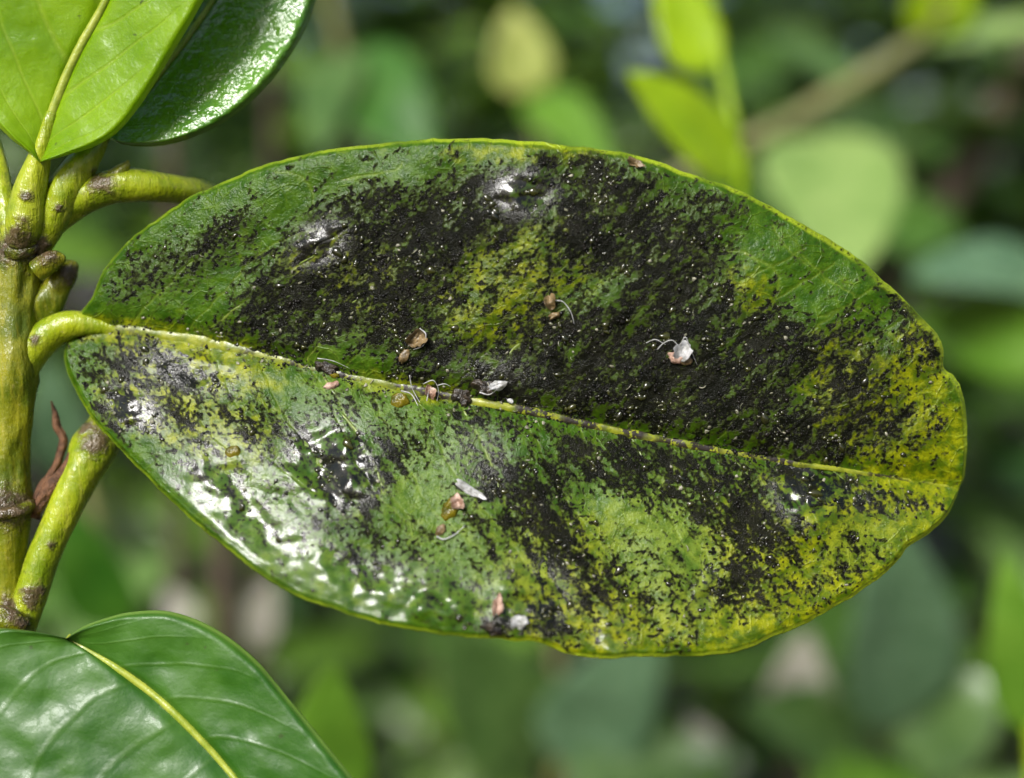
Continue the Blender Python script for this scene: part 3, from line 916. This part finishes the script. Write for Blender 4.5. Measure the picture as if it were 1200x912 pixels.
for sy_, sd_ in ((290, 31), (596, 33), (722, 35)):
    cx_ = 23 if sy_ < 400 else 8
    woody("leaf_scar", [(cx_ - 31, sy_ - 2, 4, .1000), (cx_ - 22, sy_ + 2, 7, .0988), (cx_ - 4, sy_ + 5, 8, .0980), (cx_ + 14, sy_ + 3, 8, .0984), (cx_ + 26, sy_ - 3, 7, .0994), (cx_ + 31, sy_ - 8, 3, .1004)], 50, 14, .45, M_STEM, seed=sd_)
woody("dry_bud_scale", [(36, 606, 6, .1008), (46, 580, 5, .1010), (60, 556, 4.5, .1012), (70, 536, 3.5, .1014), (74, 516, 4, .1015), (66, 500, 4.5, .1016), (64, 486, 3, .1017), (60, 470, .6, .1018)], 70, 12, .8, M_BROWN)
woody("dry_bud_scale", [(40, 600, 5, .1), (58, 572, 6, .1), (78, 546, 5, .1002), (88, 524, 3, .1005), (92, 512, .8, .1005)], 40, 12, .5, M_BROWN)
woody("bud", [(30, 735, 10, .098), (12, 728, 14, .0975), (0, 724, 14, .0975), (-14, 726, 8, .0975)], 30, 18, .12)


# ---- the cleaner leaves of the same twig
def outline_leaf(name, up, lo, mid, depth, mat, label, parent=twig, nu=160, nvh=44, ribw=None, rib_mat=M_MIDY, rib_lift=.10, thick=.0003):
    px, py, V, d, nf = build_leaf(up, lo, mid, nu, nvh, nvh, depth, thick=thick)
    U = np.linspace(0, 1, nu)[:, None] * np.ones_like(px)
    o = mesh_obj(name, P(px, py, d).reshape(-1, 3), grid_faces(px.shape[0], px.shape[1], True), mat, parent,
                 uv=np.stack([U, V], -1).reshape(-1, 2))
    inherit(o, parent)
    if label: o["label"] = label
    if ribw:
        cm = curve_pts(mid, 120)
        w = np.linspace(ribw, ribw * .25, 120)
        j = int(np.argmin(np.abs(V[0, :nf])))
        dm = np.interp(np.linspace(0, 1, 120), np.linspace(0, 1, nu), d[:, j])
        Vt, Ft = tube(P(cm[:, 0], cm[:, 1], dm - rib_lift * MM), w * K * dm, 14, rough=.05)
        inherit(mesh_obj("midrib", Vt, Ft, rib_mat, o), parent)
    return o


def dep(base, sx, sy, x0, y0, fold, foldpow=1.0, wob=.6, seed=1, rollamt=.6, rib=.35, scale=70.):
    def f(px, py, V):
        h = fold * np.abs(V) ** foldpow + wob * (fbm(px / scale, py / scale, seed, 3) - .5) - roll(V, .9, rollamt) - rib * np.exp(-(V / .05) ** 2)
        return base + (sx * (px - x0) + sy * (py - y0)) * K * base - h * MM
    return f


outline_leaf("leaf", [(46, 190), (76, 181), (110, 170), (138, 152), (168, 115), (200, 62), (228, 15), (250, -30), (268, -100), (262, -170), (225, -235)],
             [(46, 190), (32, 176), (12, 160), (-14, 130), (-40, 70), (-48, 0), (-38, -70), (0, -140), (70, -205), (150, -235), (225, -235)],
             [(46, 190), (56, 150), (72, 105), (92, 60), (124, 2), (150, -60), (180, -140), (225, -235)],
             dep(.0968, .0, .10, 46, 190, 1.6, wob=.5, seed=5), M_YOUNG, "yellow green young leaf pointing up at the top left corner", ribw=7.5)
outline_leaf("leaf", [(124, 160), (150, 169), (190, 169), (230, 158), (272, 135), (310, 101), (340, 62), (362, 20), (376, -30), (378, -100), (350, -170)],
             [(124, 160), (128, 130), (140, 90), (158, 40), (176, -10), (200, -60), (235, -110), (280, -150), (350, -170)],
             [(124, 160), (160, 120), (200, 70), (240, 15), (280, -50), (320, -120), (350, -170)],
             dep(.0992, .02, -.19, 124, 160, .8, 1.4, wob=.55, seed=9, rollamt=.9, scale=50), M_GLOSS, "dark green wet shining leaf behind the yellow green one", ribw=5)
outline_leaf("leaf", [(78, 748), (96, 737), (122, 727), (155, 719), (200, 719), (250, 738), (298, 774), (342, 826), (380, 873), (420, 925), (450, 985), (460, 1050), (440, 1110)],
             [(78, 748), (50, 742), (20, 738), (-10, 738), (-60, 752), (-90, 800), (-90, 870), (-60, 950), (10, 1020), (110, 1080), (230, 1115), (340, 1125), (440, 1110)],
             [(78, 748), (110, 766), (150, 791), (190, 822), (225, 856), (255, 888), (285, 925), (330, 985), (380, 1045), (440, 1110)],
             dep(.0955, .03, -.17, 78, 748, 1.5, 1.0, wob=1.0, seed=14, rib=.5), M_DARK, "smooth dark green leaf with yellow midrib at the bottom left corner", ribw=6)
outline_leaf("leaf", [(350, 262), (400, 250), (470, 260), (540, 300), (600, 350), (640, 420)], [(350, 262), (370, 310), (420, 370), (490, 410), (570, 430), (640, 420)],
             [(350, 262), (420, 310), (500, 355), (570, 390), (640, 420)], dep(.118, .12, .0, 350, 262, 1.0, seed=21), M_DARK, None, nu=60, nvh=14, ribw=5)

# ------------------------------------------------------------------ husks and scale insects stuck to the leaf
def lump(name, parent, x, y, rx, ry, rz, rot, mat, lift=0.2, seed=0, rough=.25, sub=2):
    """irregular little body: rx, ry in photo px across the leaf, rz mm high"""
    v, f = ico_sub(sub)
    n = fbm(v[:, 0] * 1.6 + seed * 3.1 + 8, v[:, 1] * 1.6 + v[:, 2] * .9 + 8, seed, 3) - .5
    v = v * (1 + rough * 3.4 * n)[:, None]
    a = math.radians(rot); ca, sa = math.cos(a), math.sin(a)
    rx, ry, rz, lift = rx * .62, ry * .62, rz * .42, lift * .40
    ux, uy = v[:, 0] * rx, v[:, 1] * ry
    qx = x + ux * ca - uy * sa; qy = y + ux * sa + uy * ca
    base = relief(np.asarray(float(x)), np.asarray(float(y)))
    pts = P(qx, qy, D0 - (base + lift + v[:, 2] * rz) * MM)
    return mesh_obj(name, pts, f, mat, parent)


def wisp(parent, pts, w=.9, lift=.3, mat=None):
    c = curve_pts([(x, y, l) for x, y, l in pts], 26)
    base = relief(c[:, 0], c[:, 1])
    path = P(c[:, 0], c[:, 1], D0 - (base + .08 + c[:, 2] * .6) * MM)
    Vt, Ft = tube(path, np.linspace(w, w * .4, 26) * .8 * K * D0, 6)
    return mesh_obj("wisp", Vt, Ft, mat or M_WISP, parent)


def flake(name, parent, x, y, rx, ry, rot, mat, lift=.3, curl=.5, seed=0):
    """a curled scrap of dry skin"""
    n = 14; rx, ry, lift, curl = rx * .8, ry * .8, lift * .6 + .05, curl * .75
    th = np.linspace(0, 2 * math.pi, 20, endpoint=False)
    r = np.linspace(0, 1, n)
    rr = r[:, None] * (1 + .55 * (fbm(np.cos(th) * 1.6 + 5 + seed, np.sin(th) * 1.6 + 5, seed, 2) - .5)[None] * 2)
    X = rr * np.cos(th); Y = rr * np.sin(th)
    Z = curl * (X ** 2 - .6 * Y ** 2) + .5 * curl * (fbm(X * 2 + 9, Y * 2 + 9, seed + 4, 3) - .5) * 2
    a = math.radians(rot)
    qx = x + X * rx * math.cos(a) - Y * ry * math.sin(a); qy = y + X * rx * math.sin(a) + Y * ry * math.cos(a)
    base = relief(np.asarray(float(x)), np.asarray(float(y)))
    d = D0 - (base + lift + Z) * MM
    top = P(qx, qy, d).reshape(-1, 3); bot = P(qx, qy, d + .00006).reshape(-1, 3)
    F = grid_faces(n, 20, True)
    k = len(top)
    j = np.arange(20); e = (n - 1) * 20
    side = np.stack([e + j, e + (j + 1) % 20, k + e + (j + 1) % 20, k + e + j], 1)
    return mesh_obj(name, np.vstack([top, bot]), np.vstack([F, F[:, ::-1] + k, side]), mat, parent)


def husk_thing(name, x, y, label, cat, group="insect remains on the mouldy leaf"):
    p = on_leaf(np.asarray(float(x)), np.asarray(float(y)), .1)
    return thing(name, tuple(p), label, cat, group)


h = husk_thing("insect_husk", 795, 418, "pinkish dried insect husk with white wisps on the blackest upper part of leaf", "insect husk")
lump("body", h, 792, 420, 15, 8, .55, 15, M_PINK, .55, 3, .45); flake("shed_skin", h, 800, 412, 13, 17, 20, M_WISP, .75, .7, 4)
lump("body", h, 806, 424, 10, 8, .5, -20, M_TAN, .5, 8, .4)
wisp(h, [(770, 410, .5), (778, 402, .9), (788, 399, 1.2), (797, 408, .8)]); wisp(h, [(797, 405, .9), (803, 395, 1.3), (808, 406, 1.0), (817, 428, .3)]); wisp(h, [(757, 402, .3), (768, 398, .6), (780, 404, .6)], .7)
h = husk_thing("insect_husk", 652, 366, "small tan husk with a white thread above the middle of the leaf", "insect husk")
lump("body", h, 650, 370, 12, 6, .5, -25, M_TAN, .5, 13, .4); flake("shed_skin", h, 645, 355, 8, 13, -15, M_TAN, .6, .6, 5)
wisp(h, [(650, 352, .6), (660, 354, .9), (669, 366, .8), (673, 380, .4)])
h = husk_thing("insect_husk", 485, 402, "curled tan husk upright between black patches left of centre", "insect husk")
flake("shed_skin", h, 488, 398, 12, 15, 40, M_TAN, .7, .8, 6); lump("body", h, 473, 418, 8, 15, .45, 20, M_TAN, .45, 15, .35); wisp(h, [(492, 385, .7), (499, 392, 1.0), (496, 405, .8), (484, 410, .5)])
h = husk_thing("scale_insect", 470, 470, "amber rounded scale insect below the midrib, left of the white fluff", "scale insect")
lump("body", h, 468, 470, 17, 14, .75, 10, M_AMBER, .35, 21, .22, 3); wisp(h, [(470, 458, 1.0), (482, 462, 1.1), (490, 476, .6)], 1.2)
h = husk_thing("white_fluff", 505, 457, "tuft of white waxy fluff on the midrib beside an amber scale insect", "wax fluff")
flake("shed_skin", h, 505, 460, 9, 12, 10, M_PINK, .8, .8, 7)
for w in ([(480, 440, .8), (483, 455, 1.0), (492, 472, .8)], [(496, 450, .8), (508, 446, 1.3), (514, 458, 1.0), (512, 470, .6)],
          [(512, 452, .7), (521, 450, .9), (528, 453, .6)], [(500, 470, .9), (503, 458, 1.3), (510, 455, 1.2)]): wisp(h, w, .9)
h = husk_thing("scale_insect", 572, 458, "black glossy lump with white shreds for its glint just above the midrib's middle", "scale insect")
lump("body", h, 568, 455, 20, 13, .9, 15, M_CRUST, .4, 25, .75, 3); flake("shed_skin", h, 582, 452, 13, 7, -20, M_WISP, 1.2, .6, 8)  # white flake and wisp painted in for the lump's glint
lump("body", h, 542, 466, 12, 13, .7, 0, M_CRUST, .4, 27, .75, 3); wisp(h, [(562, 460, 1.2), (575, 462, 1.3), (590, 448, 1.0)], 1.3); lump("wax_grain", h, 598, 470, 6, 4, .3, 20, M_WISP, .6, 28)
h = husk_thing("scale_insect", 530, 600, "greenish pear shaped scale insect with pale spot in the lower half of leaf", "scale insect")
lump("body", h, 528, 596, 18, 24, .8, 18, M_AMBER, .3, 31, .25, 3); lump("tail", h, 516, 622, 9, 12, .35, 35, M_TAN, .2, 33, .3)
flake("shed_skin", h, 536, 588, 10, 10, 0, M_PINK, 1.1, .5, 9); wisp(h, [(512, 629, .3), (520, 632, .4), (532, 627, .3), (545, 616, .3)], 1.2)
flake("wax_scrap", h, 552, 575, 22, 6, 32, M_WISP, .35, .25, 10)
h = husk_thing("insect_crust", 385, 440, "brown and pink crust on the midrib left of the amber scale insect", "crust")
lump("body", h, 380, 430, 20, 11, .5, 10, M_CRUST, .35, 35, .75, 3); lump("body", h, 388, 452, 14, 8, .45, -15, M_PINK, .3, 37, .4); lump("body", h, 392, 440, 9, 5, .4, 0, M_AMBER, .4, 38, .3)
wisp(h, [(372, 420, .5), (390, 423, .8), (410, 432, .5)], .7)
h = husk_thing("dry_shred", 583, 712, "pinkish dry shred standing at the lower edge of leaf", "dry shred")
flake("shed_skin", h, 583, 712, 8, 18, 8, M_PINK, .4, .6, 11); lump("body", h, 578, 738, 16, 8, .5, 0, M_CRUST, .3, 41, .75, 3); flake("shed_skin", h, 608, 730, 12, 10, 0, M_WISP, .3, .5, 12)
h = husk_thing("honeydew_drop", 273, 530, "orange amber sticky drop in the wet left part of leaf", "honeydew drop", None)
lump("drop", h, 273, 530, 16, 12, .5, 0, M_AMBER, .15, 43, .15, 3)
h = husk_thing("insect_husk", 745, 192, "brownish grey scab just inside the leaf's top margin", "insect husk")
flake("shed_skin", h, 745, 191, 13, 7, 20, M_TAN, .25, .4, 13)

# ------------------------------------------------------------------ blurred shrub behind
def leaf_geo(base, tip, nrm, width, fold=.18, curl=.15, nu=16, nv=9, wave=.0, seed=0, prof=.62):
    """generic leaf blade from base to tip (world), facing nrm; returns verts, faces, uv (thin closed blade)"""
    base = np.asarray(base, float); tip = np.asarray(tip, float)
    ax = tip - base; L = np.linalg.norm(ax); ax = ax / L
    nrm = np.asarray(nrm, float); nrm = nrm - (nrm @ ax) * ax; nrm /= np.linalg.norm(nrm)
    sd = np.cross(nrm, ax)
    u = np.linspace(0, 1, nu)[:, None]; v = np.linspace(-1, 1, nv)[None]
    w = width * .5 * (np.sin(math.pi * np.clip(u, 0, 1) ** prof) ** .72)
    w = np.maximum(w, width * .012)
    z = fold * width * .5 * np.abs(v) ** 1.2 * (w / (width * .5)) - curl * L * (u - .45) ** 2 + wave * width * np.sin(u * 9 + seed + v * 1.5)
    pts = base + u[..., None] * ax * L + (v * w)[..., None] * sd + z[..., None] * nrm + 0 * v[..., None]
    uv = np.stack([u + 0 * v, v + 0 * u], -1)
    th = .00028
    top = pts.reshape(-1, 3); bot = (pts - th * nrm).reshape(-1, 3)
    F = grid_faces(nu, nv)
    k = len(top)
    i = np.arange(nu - 1)
    s1 = np.stack([i * nv, (i + 1) * nv, k + (i + 1) * nv, k + i * nv], 1)
    s2 = np.stack([i * nv + nv - 1, k + i * nv + nv - 1, k + (i + 1) * nv + nv - 1, (i + 1) * nv + nv - 1], 1)
    return np.vstack([top, bot]), np.vstack([F, F[:, ::-1] + k, s1, s2]), np.vstack([uv.reshape(-1, 2)] * 2)


M_LIME = mat_leaf("lime_leaf", (.26, .42, .004), (.38, .54, .006), (.48, .56, .04), (.3, .45), .45, (.65, .85, .005), wrinkle=.2, simple=True)
M_PALE = mat_leaf("pale_leaf", (.16, .27, .06), (.25, .36, .10), (.33, .42, .16), (.25, .4), .25, (.30, .48, .05), wrinkle=.3, simple=True)
M_OLD = mat_leaf("old_leaf", (.045, .100, .020), (.085, .160, .036), (.14, .20, .07), (.22, .38), .16, wrinkle=.4, simple=True)
M_BLUE = mat_leaf("bluish_leaf", (.070, .140, .065), (.110, .200, .100), (.16, .24, .12), (.2, .34), .14, wrinkle=.25, simple=True)
M_MIDG = mat_leaf("mid_green_leaf", (.075, .190, .012), (.125, .260, .020), (.22, .32, .06), (.28, .42), .28, wrinkle=.3, simple=True)
M_CREAM = mat_leaf("cream_leaf", (.30, .36, .07), (.42, .46, .12), (.22, .26, .04), (.3, .45), .3, (.5, .6, .1), wrinkle=.3, veinamt=.8, simple=True)
M_WITHER = mat_leaf("withered_leaf", (.24, .24, .18), (.44, .42, .35), (.30, .22, .16), (.45, .6), .2, (.5, .35, .25), wrinkle=.8, simple=True)
M_BARK = mat_plain("brown_bark", (.040, .026, .014), (.11, .08, .05), 260, .75)
M_OLIVEBARK = mat_plain("olive_bark", (.085, .095, .020), (.17, .17, .05), 220, .6)


def nvec(tx, ty):
    """direction towards the camera, tilted by tx (right) and ty (up), degrees"""
    return -FWD + math.tan(math.radians(tx)) * RGT + math.tan(math.radians(ty)) * UPV


BGS = 1.22


def bgd(p):
    return tuple(p[:-1]) + (p[-1] * (1.05 if p[-1] < .18 else BGS),)


def bg_leaf(parent, b, t, wpx, mat, tilt=(0, 20), label=None, fold=.18, curl=.12, name="leaf"):
    """b, t: (px, py, depth) of base and tip, wpx width in photo px at mid depth"""
    b = bgd(b); t = bgd(t)
    B = P(*b); T = P(*t); dm = (b[2] + t[2]) / 2
    Vv, Ff, uv = leaf_geo(B, T, nvec(*tilt), wpx * K * dm, fold, curl, 22, 11, .015, random.random() * 9)
    o = mesh_obj(name, Vv, Ff, mat, parent, uv=uv)
    if label: o["label"] = label
    return o


def bg_twig(name, label, cat, stems, leaves, group=None):
    s0 = stems[0][0] if stems else leaves[0][0]
    p = P(s0[0], s0[1], s0[3] if len(s0) > 3 else s0[2])
    t = thing(name, tuple(p), label, cat, group)
    for i, (s, mt) in enumerate([(s[:-1], s[-1]) for s in stems]):
        Vt, Ft, _ = px_tube([bgd(q) for q in s], 40, 12, rough=.08, seed=i + 4)
        mesh_obj("stem" if i == 0 else "side_shoot", Vt, Ft, mt, t)
    for l in leaves:
        bg_leaf(t, *l[:-1], **l[-1])
    return t


GR = "blurred shoots behind the mouldy leaf"
bg_twig("shrub_shoot", "young shoot with two lime yellow leaves above the mouldy leaf", "shoot",
        [[(862, 330, 8, .170), (866, 260, 8, .168), (868, 205, 8, .166), (866, 180, 7, .166), (846, 80, 5, .17), (826, -30, 4, .175), M_LIME]],
        [((869, 200, .165), (740, 82, .155), 90, M_LIME, dict(tilt=(-10, 25), fold=.1)), ((826, 84, .170), (772, -50, .170), 78, M_LIME, dict(tilt=(10, 10)))], GR)
bg_twig("shrub_branch", "olive branch slanting up to the right with pale leaves at its end", "branch",
        [[(700, 268, 11, .235), (830, 190, 12, .23), (930, 140, 12, .225), (1010, 92, 13, .22), (1085, 40, 11, .215), (1110, 0, 8, .21), M_OLIVEBARK]],
        [((962, 152, .22), (1000, 318, .19), 168, M_PALE, dict(tilt=(-5, 35), fold=.12)), ((1090, 45, .214), (1125, -70, .205), 80, M_LIME, dict(tilt=(0, 10))),
         ((1085, 46, .215), (1270, 26, .21), 70, M_PALE, dict(tilt=(0, 50))), ((1005, 98, .222), (885, 30, .25), 60, M_OLD, dict(tilt=(10, 40)))], GR)
bg_twig("shrub_shoot", "shoot with a creamy yellow leaf above a green leaf, top centre", "shoot",
        [[(640, 230, 6, .235), (632, 180, 6, .23), (622, 110, 6, .23), (612, 60, 5, .23), M_OLIVEBARK]],
        [((616, 112, .228), (600, 8, .225), 78, M_CREAM, dict(tilt=(5, 15), fold=.35)), ((628, 108, .226), (715, 200, .215), 82, M_MIDG, dict(tilt=(10, 25)))], GR)
bg_twig("shrub_shoot", "two broad leaves, bluish over bright green, at the right edge", "shoot",
        [[(1240, 420, 10, .20), (1235, 380, 10, .2), (1240, 300, 9, .2), (1250, 200, 8, .21), M_OLIVEBARK]],
        [((1250, 320, .2), (1070, 318, .185), 110, M_BLUE, dict(tilt=(-5, 40))), ((1250, 395, .19), (1065, 385, .205), 115, M_MIDG, dict(tilt=(5, -15)))], GR)
bg_twig("bare_branch", "dark brown bare branch slanting down behind the leaves at upper right", "branch",
        [[(1010, 380, 20, .33), (1070, 280, 22, .33), (1120, 210, 22, .33), (1175, 130, 22, .33), (1240, 40, 22, .33), (1330, -100, 22, .33), M_BARK]], [], GR)
bg_twig("shrub_shoot", "bright green upright leaf cut by the right edge of the picture", "shoot",
        [[(1215, 980, 8, .17), (1212, 900, 8, .17), (1208, 850, 7, .17), M_LIME]],
        [((1208, 860, .17), (1178, 650, .165), 74, M_MIDG, dict(tilt=(-25, 20)))], GR)
bg_twig("shrub_shoot", "large grey green leaves below the mouldy leaf's tip", "shoot",
        [[(1010, 1000, 9, .24), (1020, 900, 9, .235), (1030, 830, 8, .23), (1040, 760, 7, .23), M_OLIVEBARK]],
        [((1062, 850, .21), (1040, 600, .185), 150, M_BLUE, dict(tilt=(-8, 35))), ((1030, 880, .22), (880, 830, .20), 120, M_OLD, dict(tilt=(-15, 30))),
         ((1045, 880, .215), (1180, 800, .205), 130, M_OLD, dict(tilt=(15, 40))), ((1020, 890, .21), (1010, 1040, .19), 150, M_MIDG, dict(tilt=(0, 45))),
         ((935, 850, .22), (945, 740, .215), 74, M_WITHER, dict(tilt=(-20, 20), fold=.5, label="withered pinkish white leaf", name="withered_leaf"))], GR)
bg_twig("shrub_shoot", "three dim green leaves hanging under the middle of the mouldy leaf", "shoot",
        [[(640, 1010, 8, .235), (650, 920, 8, .23), (655, 850, 7, .23), (650, 740, 6, .235), M_OLIVEBARK]],
        [((640, 900, .225), (520, 730, .205), 150, M_OLD, dict(tilt=(-10, 30))), ((660, 900, .215), (770, 740, .2), 130, M_BLUE, dict(tilt=(12, 30))),
         ((665, 930, .21), (860, 880, .2), 110, M_OLD, dict(tilt=(5, 45))),
         ((838, 900, .22), (806, 840, .22), 44, M_WITHER, dict(tilt=(0, 20), label="withered whitish leaf", name="withered_leaf"))], GR)
bg_twig("shrub_shoot", "light green blunt leaf beside the bottom left leaf", "shoot",
        [[(380, 1010, 6, .165), (384, 960, 6, .165), (386, 930, 6, .165), M_OLIVEBARK]],
        [((386, 940, .165), (388, 785, .155), 108, M_MIDG, dict(tilt=(0, 35), fold=.1))], GR)
bg_twig("dry_twig", "grey brown dry twig standing below the mouldy leaf at left", "twig",
        [[(268, 860, 15, .23), (263, 760, 15, .228), (262, 680, 15, .226), (258, 600, 14, .225), (250, 480, 12, .225), M_BARK]],
        [((296, 760, .23), (320, 680, .225), 52, M_WITHER, dict(tilt=(-10, 20), label="withered pinkish leaf", name="withered_leaf")),
         ((222, 740, .235), (196, 690, .235), 40, M_WITHER, dict(tilt=(10, 20), label="withered whitish leaf", name="withered_leaf"))], GR)
bg_twig("shrub_shoot", "deep green leaves beside the wet shining leaf at top left", "shoot",
        [[(430, 260, 8, .25), (425, 180, 8, .25), (405, 80, 8, .25), (380, -30, 8, .25), M_OLIVEBARK]],
        [((405, 60, .24), (500, 190, .22), 120, M_DARK, dict(tilt=(5, 5))), ((400, 60, .24), (370, 175, .22), 80, M_OLD, dict(tilt=(-15, 25)))], GR)
bg_twig("shrub_shoot", "dull green leaves behind the twig at lower left", "shoot",
        [[(170, 820, 8, .2), (150, 740, 8, .195), (120, 640, 8, .19), (90, 520, 7, .19), M_OLIVEBARK]],
        [((135, 740, .19), (80, 590, .18), 95, M_DARK, dict(tilt=(-10, 20))), ((88, 560, .19), (50, 420, .18), 70, M_BLUE, dict(tilt=(5, 30)))], GR)

# ---- dense foliage mass of the hedge
HV, HF, HU, HT = [], [], [], []
off = 0
rr = random.Random(5)
for k in range(9300):
    if k >= 7300:
        dd = rr.uniform(.42, 1.0); x = rr.choice((rr.uniform(-2600, -300), rr.uniform(1500, 3200))); y = rr.uniform(-500, 1300)
    elif k >= 6500:
        dd = rr.uniform(2.0, 3.2); x = rr.uniform(-500, 1700); y = rr.uniform(-300, 330)
    elif k < 1500:
        dd = rr.uniform(.37, .70); x = rr.uniform(-500, 1700); y = rr.uniform(-350, 1300)
    else:
        dd = rr.uniform(.5, 1.4) if k < 3500 else rr.uniform(1.2, 1.9); x = rr.uniform(-700, 1900); y = rr.uniform(-350, 900) if k < 2500 else rr.uniform(-450, 300)
    c0 = P(x, y, dd)
    if c0[2] < .02: continue
    L = rr.uniform(.032, .066) if dd < .9 else (rr.uniform(.07, .11) if dd < 2 else rr.uniform(.14, .24)); az = rr.uniform(0, 2 * math.pi); el = rr.uniform(-.7, .5)
    ax = np.array([math.cos(az) * math.cos(el), math.sin(az) * math.cos(el), math.sin(el)])
    nr = np.array([rr.gauss(0, .45), rr.gauss(-.45, .45), 1.0])
    Vv, Ff, uv = leaf_geo(c0 - ax * L / 2, c0 + ax * L / 2, nr, L * rr.uniform(.42, .56), rr.uniform(.05, .35), rr.uniform(0, .3), 7, 5, .02, k)
    HV.append(Vv); HF.append(Ff + off); HU.append(uv); off += len(Vv)
    t = rr.random()
    tint = (1, 1.05, .8) if t < .5 else ((1.7, 1.6, .9) if t < .75 else ((.8, 1.0, 1.1) if t < .82 else ((2.6, 2.2, 2.6) if t < .93 else (3.6, 3.2, 1.1))))
    b = rr.uniform(.75, 1.25)
    HT.append(np.tile(np.array(tint) * b, (len(Vv), 1)))
M_HEDGE = mat_leaf("hedge_leaf", (.028, .070, .014), (.066, .132, .030), (.15, .22, .07), (.16, .34), .15, wrinkle=.4, tint=True, simple=True)
hf = mesh_obj("hedge_foliage", np.vstack(HV), np.vstack(HF), M_HEDGE, uv=np.vstack(HU), attrs=dict(tint=np.vstack(HT)))
hf["kind"] = "stuff"; hf["label"] = "dense out of focus mass of green hedge leaves"; hf["category"] = "foliage"
SV, SF = [], []; off = 0
for k in range(45):
    dd = rr.uniform(.32, 1.1); x = rr.uniform(-600, 1800)
    b0 = P(x, 456, dd); b0[2] = 0
    q0 = b0 + np.array([rr.uniform(-.25, .25), rr.uniform(-.2, .15), rr.uniform(.7, 1.05)])
    n = 14; tt = np.linspace(0, 1, n)[:, None]
    bend = np.array([rr.uniform(-.08, .08), rr.uniform(0, .10), 0])
    pth = b0 + (q0 - b0) * tt + bend * np.sin(tt * math.pi)
    Vt, Ft = tube(pth, np.linspace(rr.uniform(.003, .006), .0013, n), 7)
    SV.append(Vt); SF.append(Ft + off); off += len(Vt)
hs = mesh_obj("hedge_stems", np.vstack(SV), np.vstack(SF), M_BARK)
hs["kind"] = "stuff"; hs["label"] = "tangle of thin brown hedge stems in the shade"; hs["category"] = "stems"
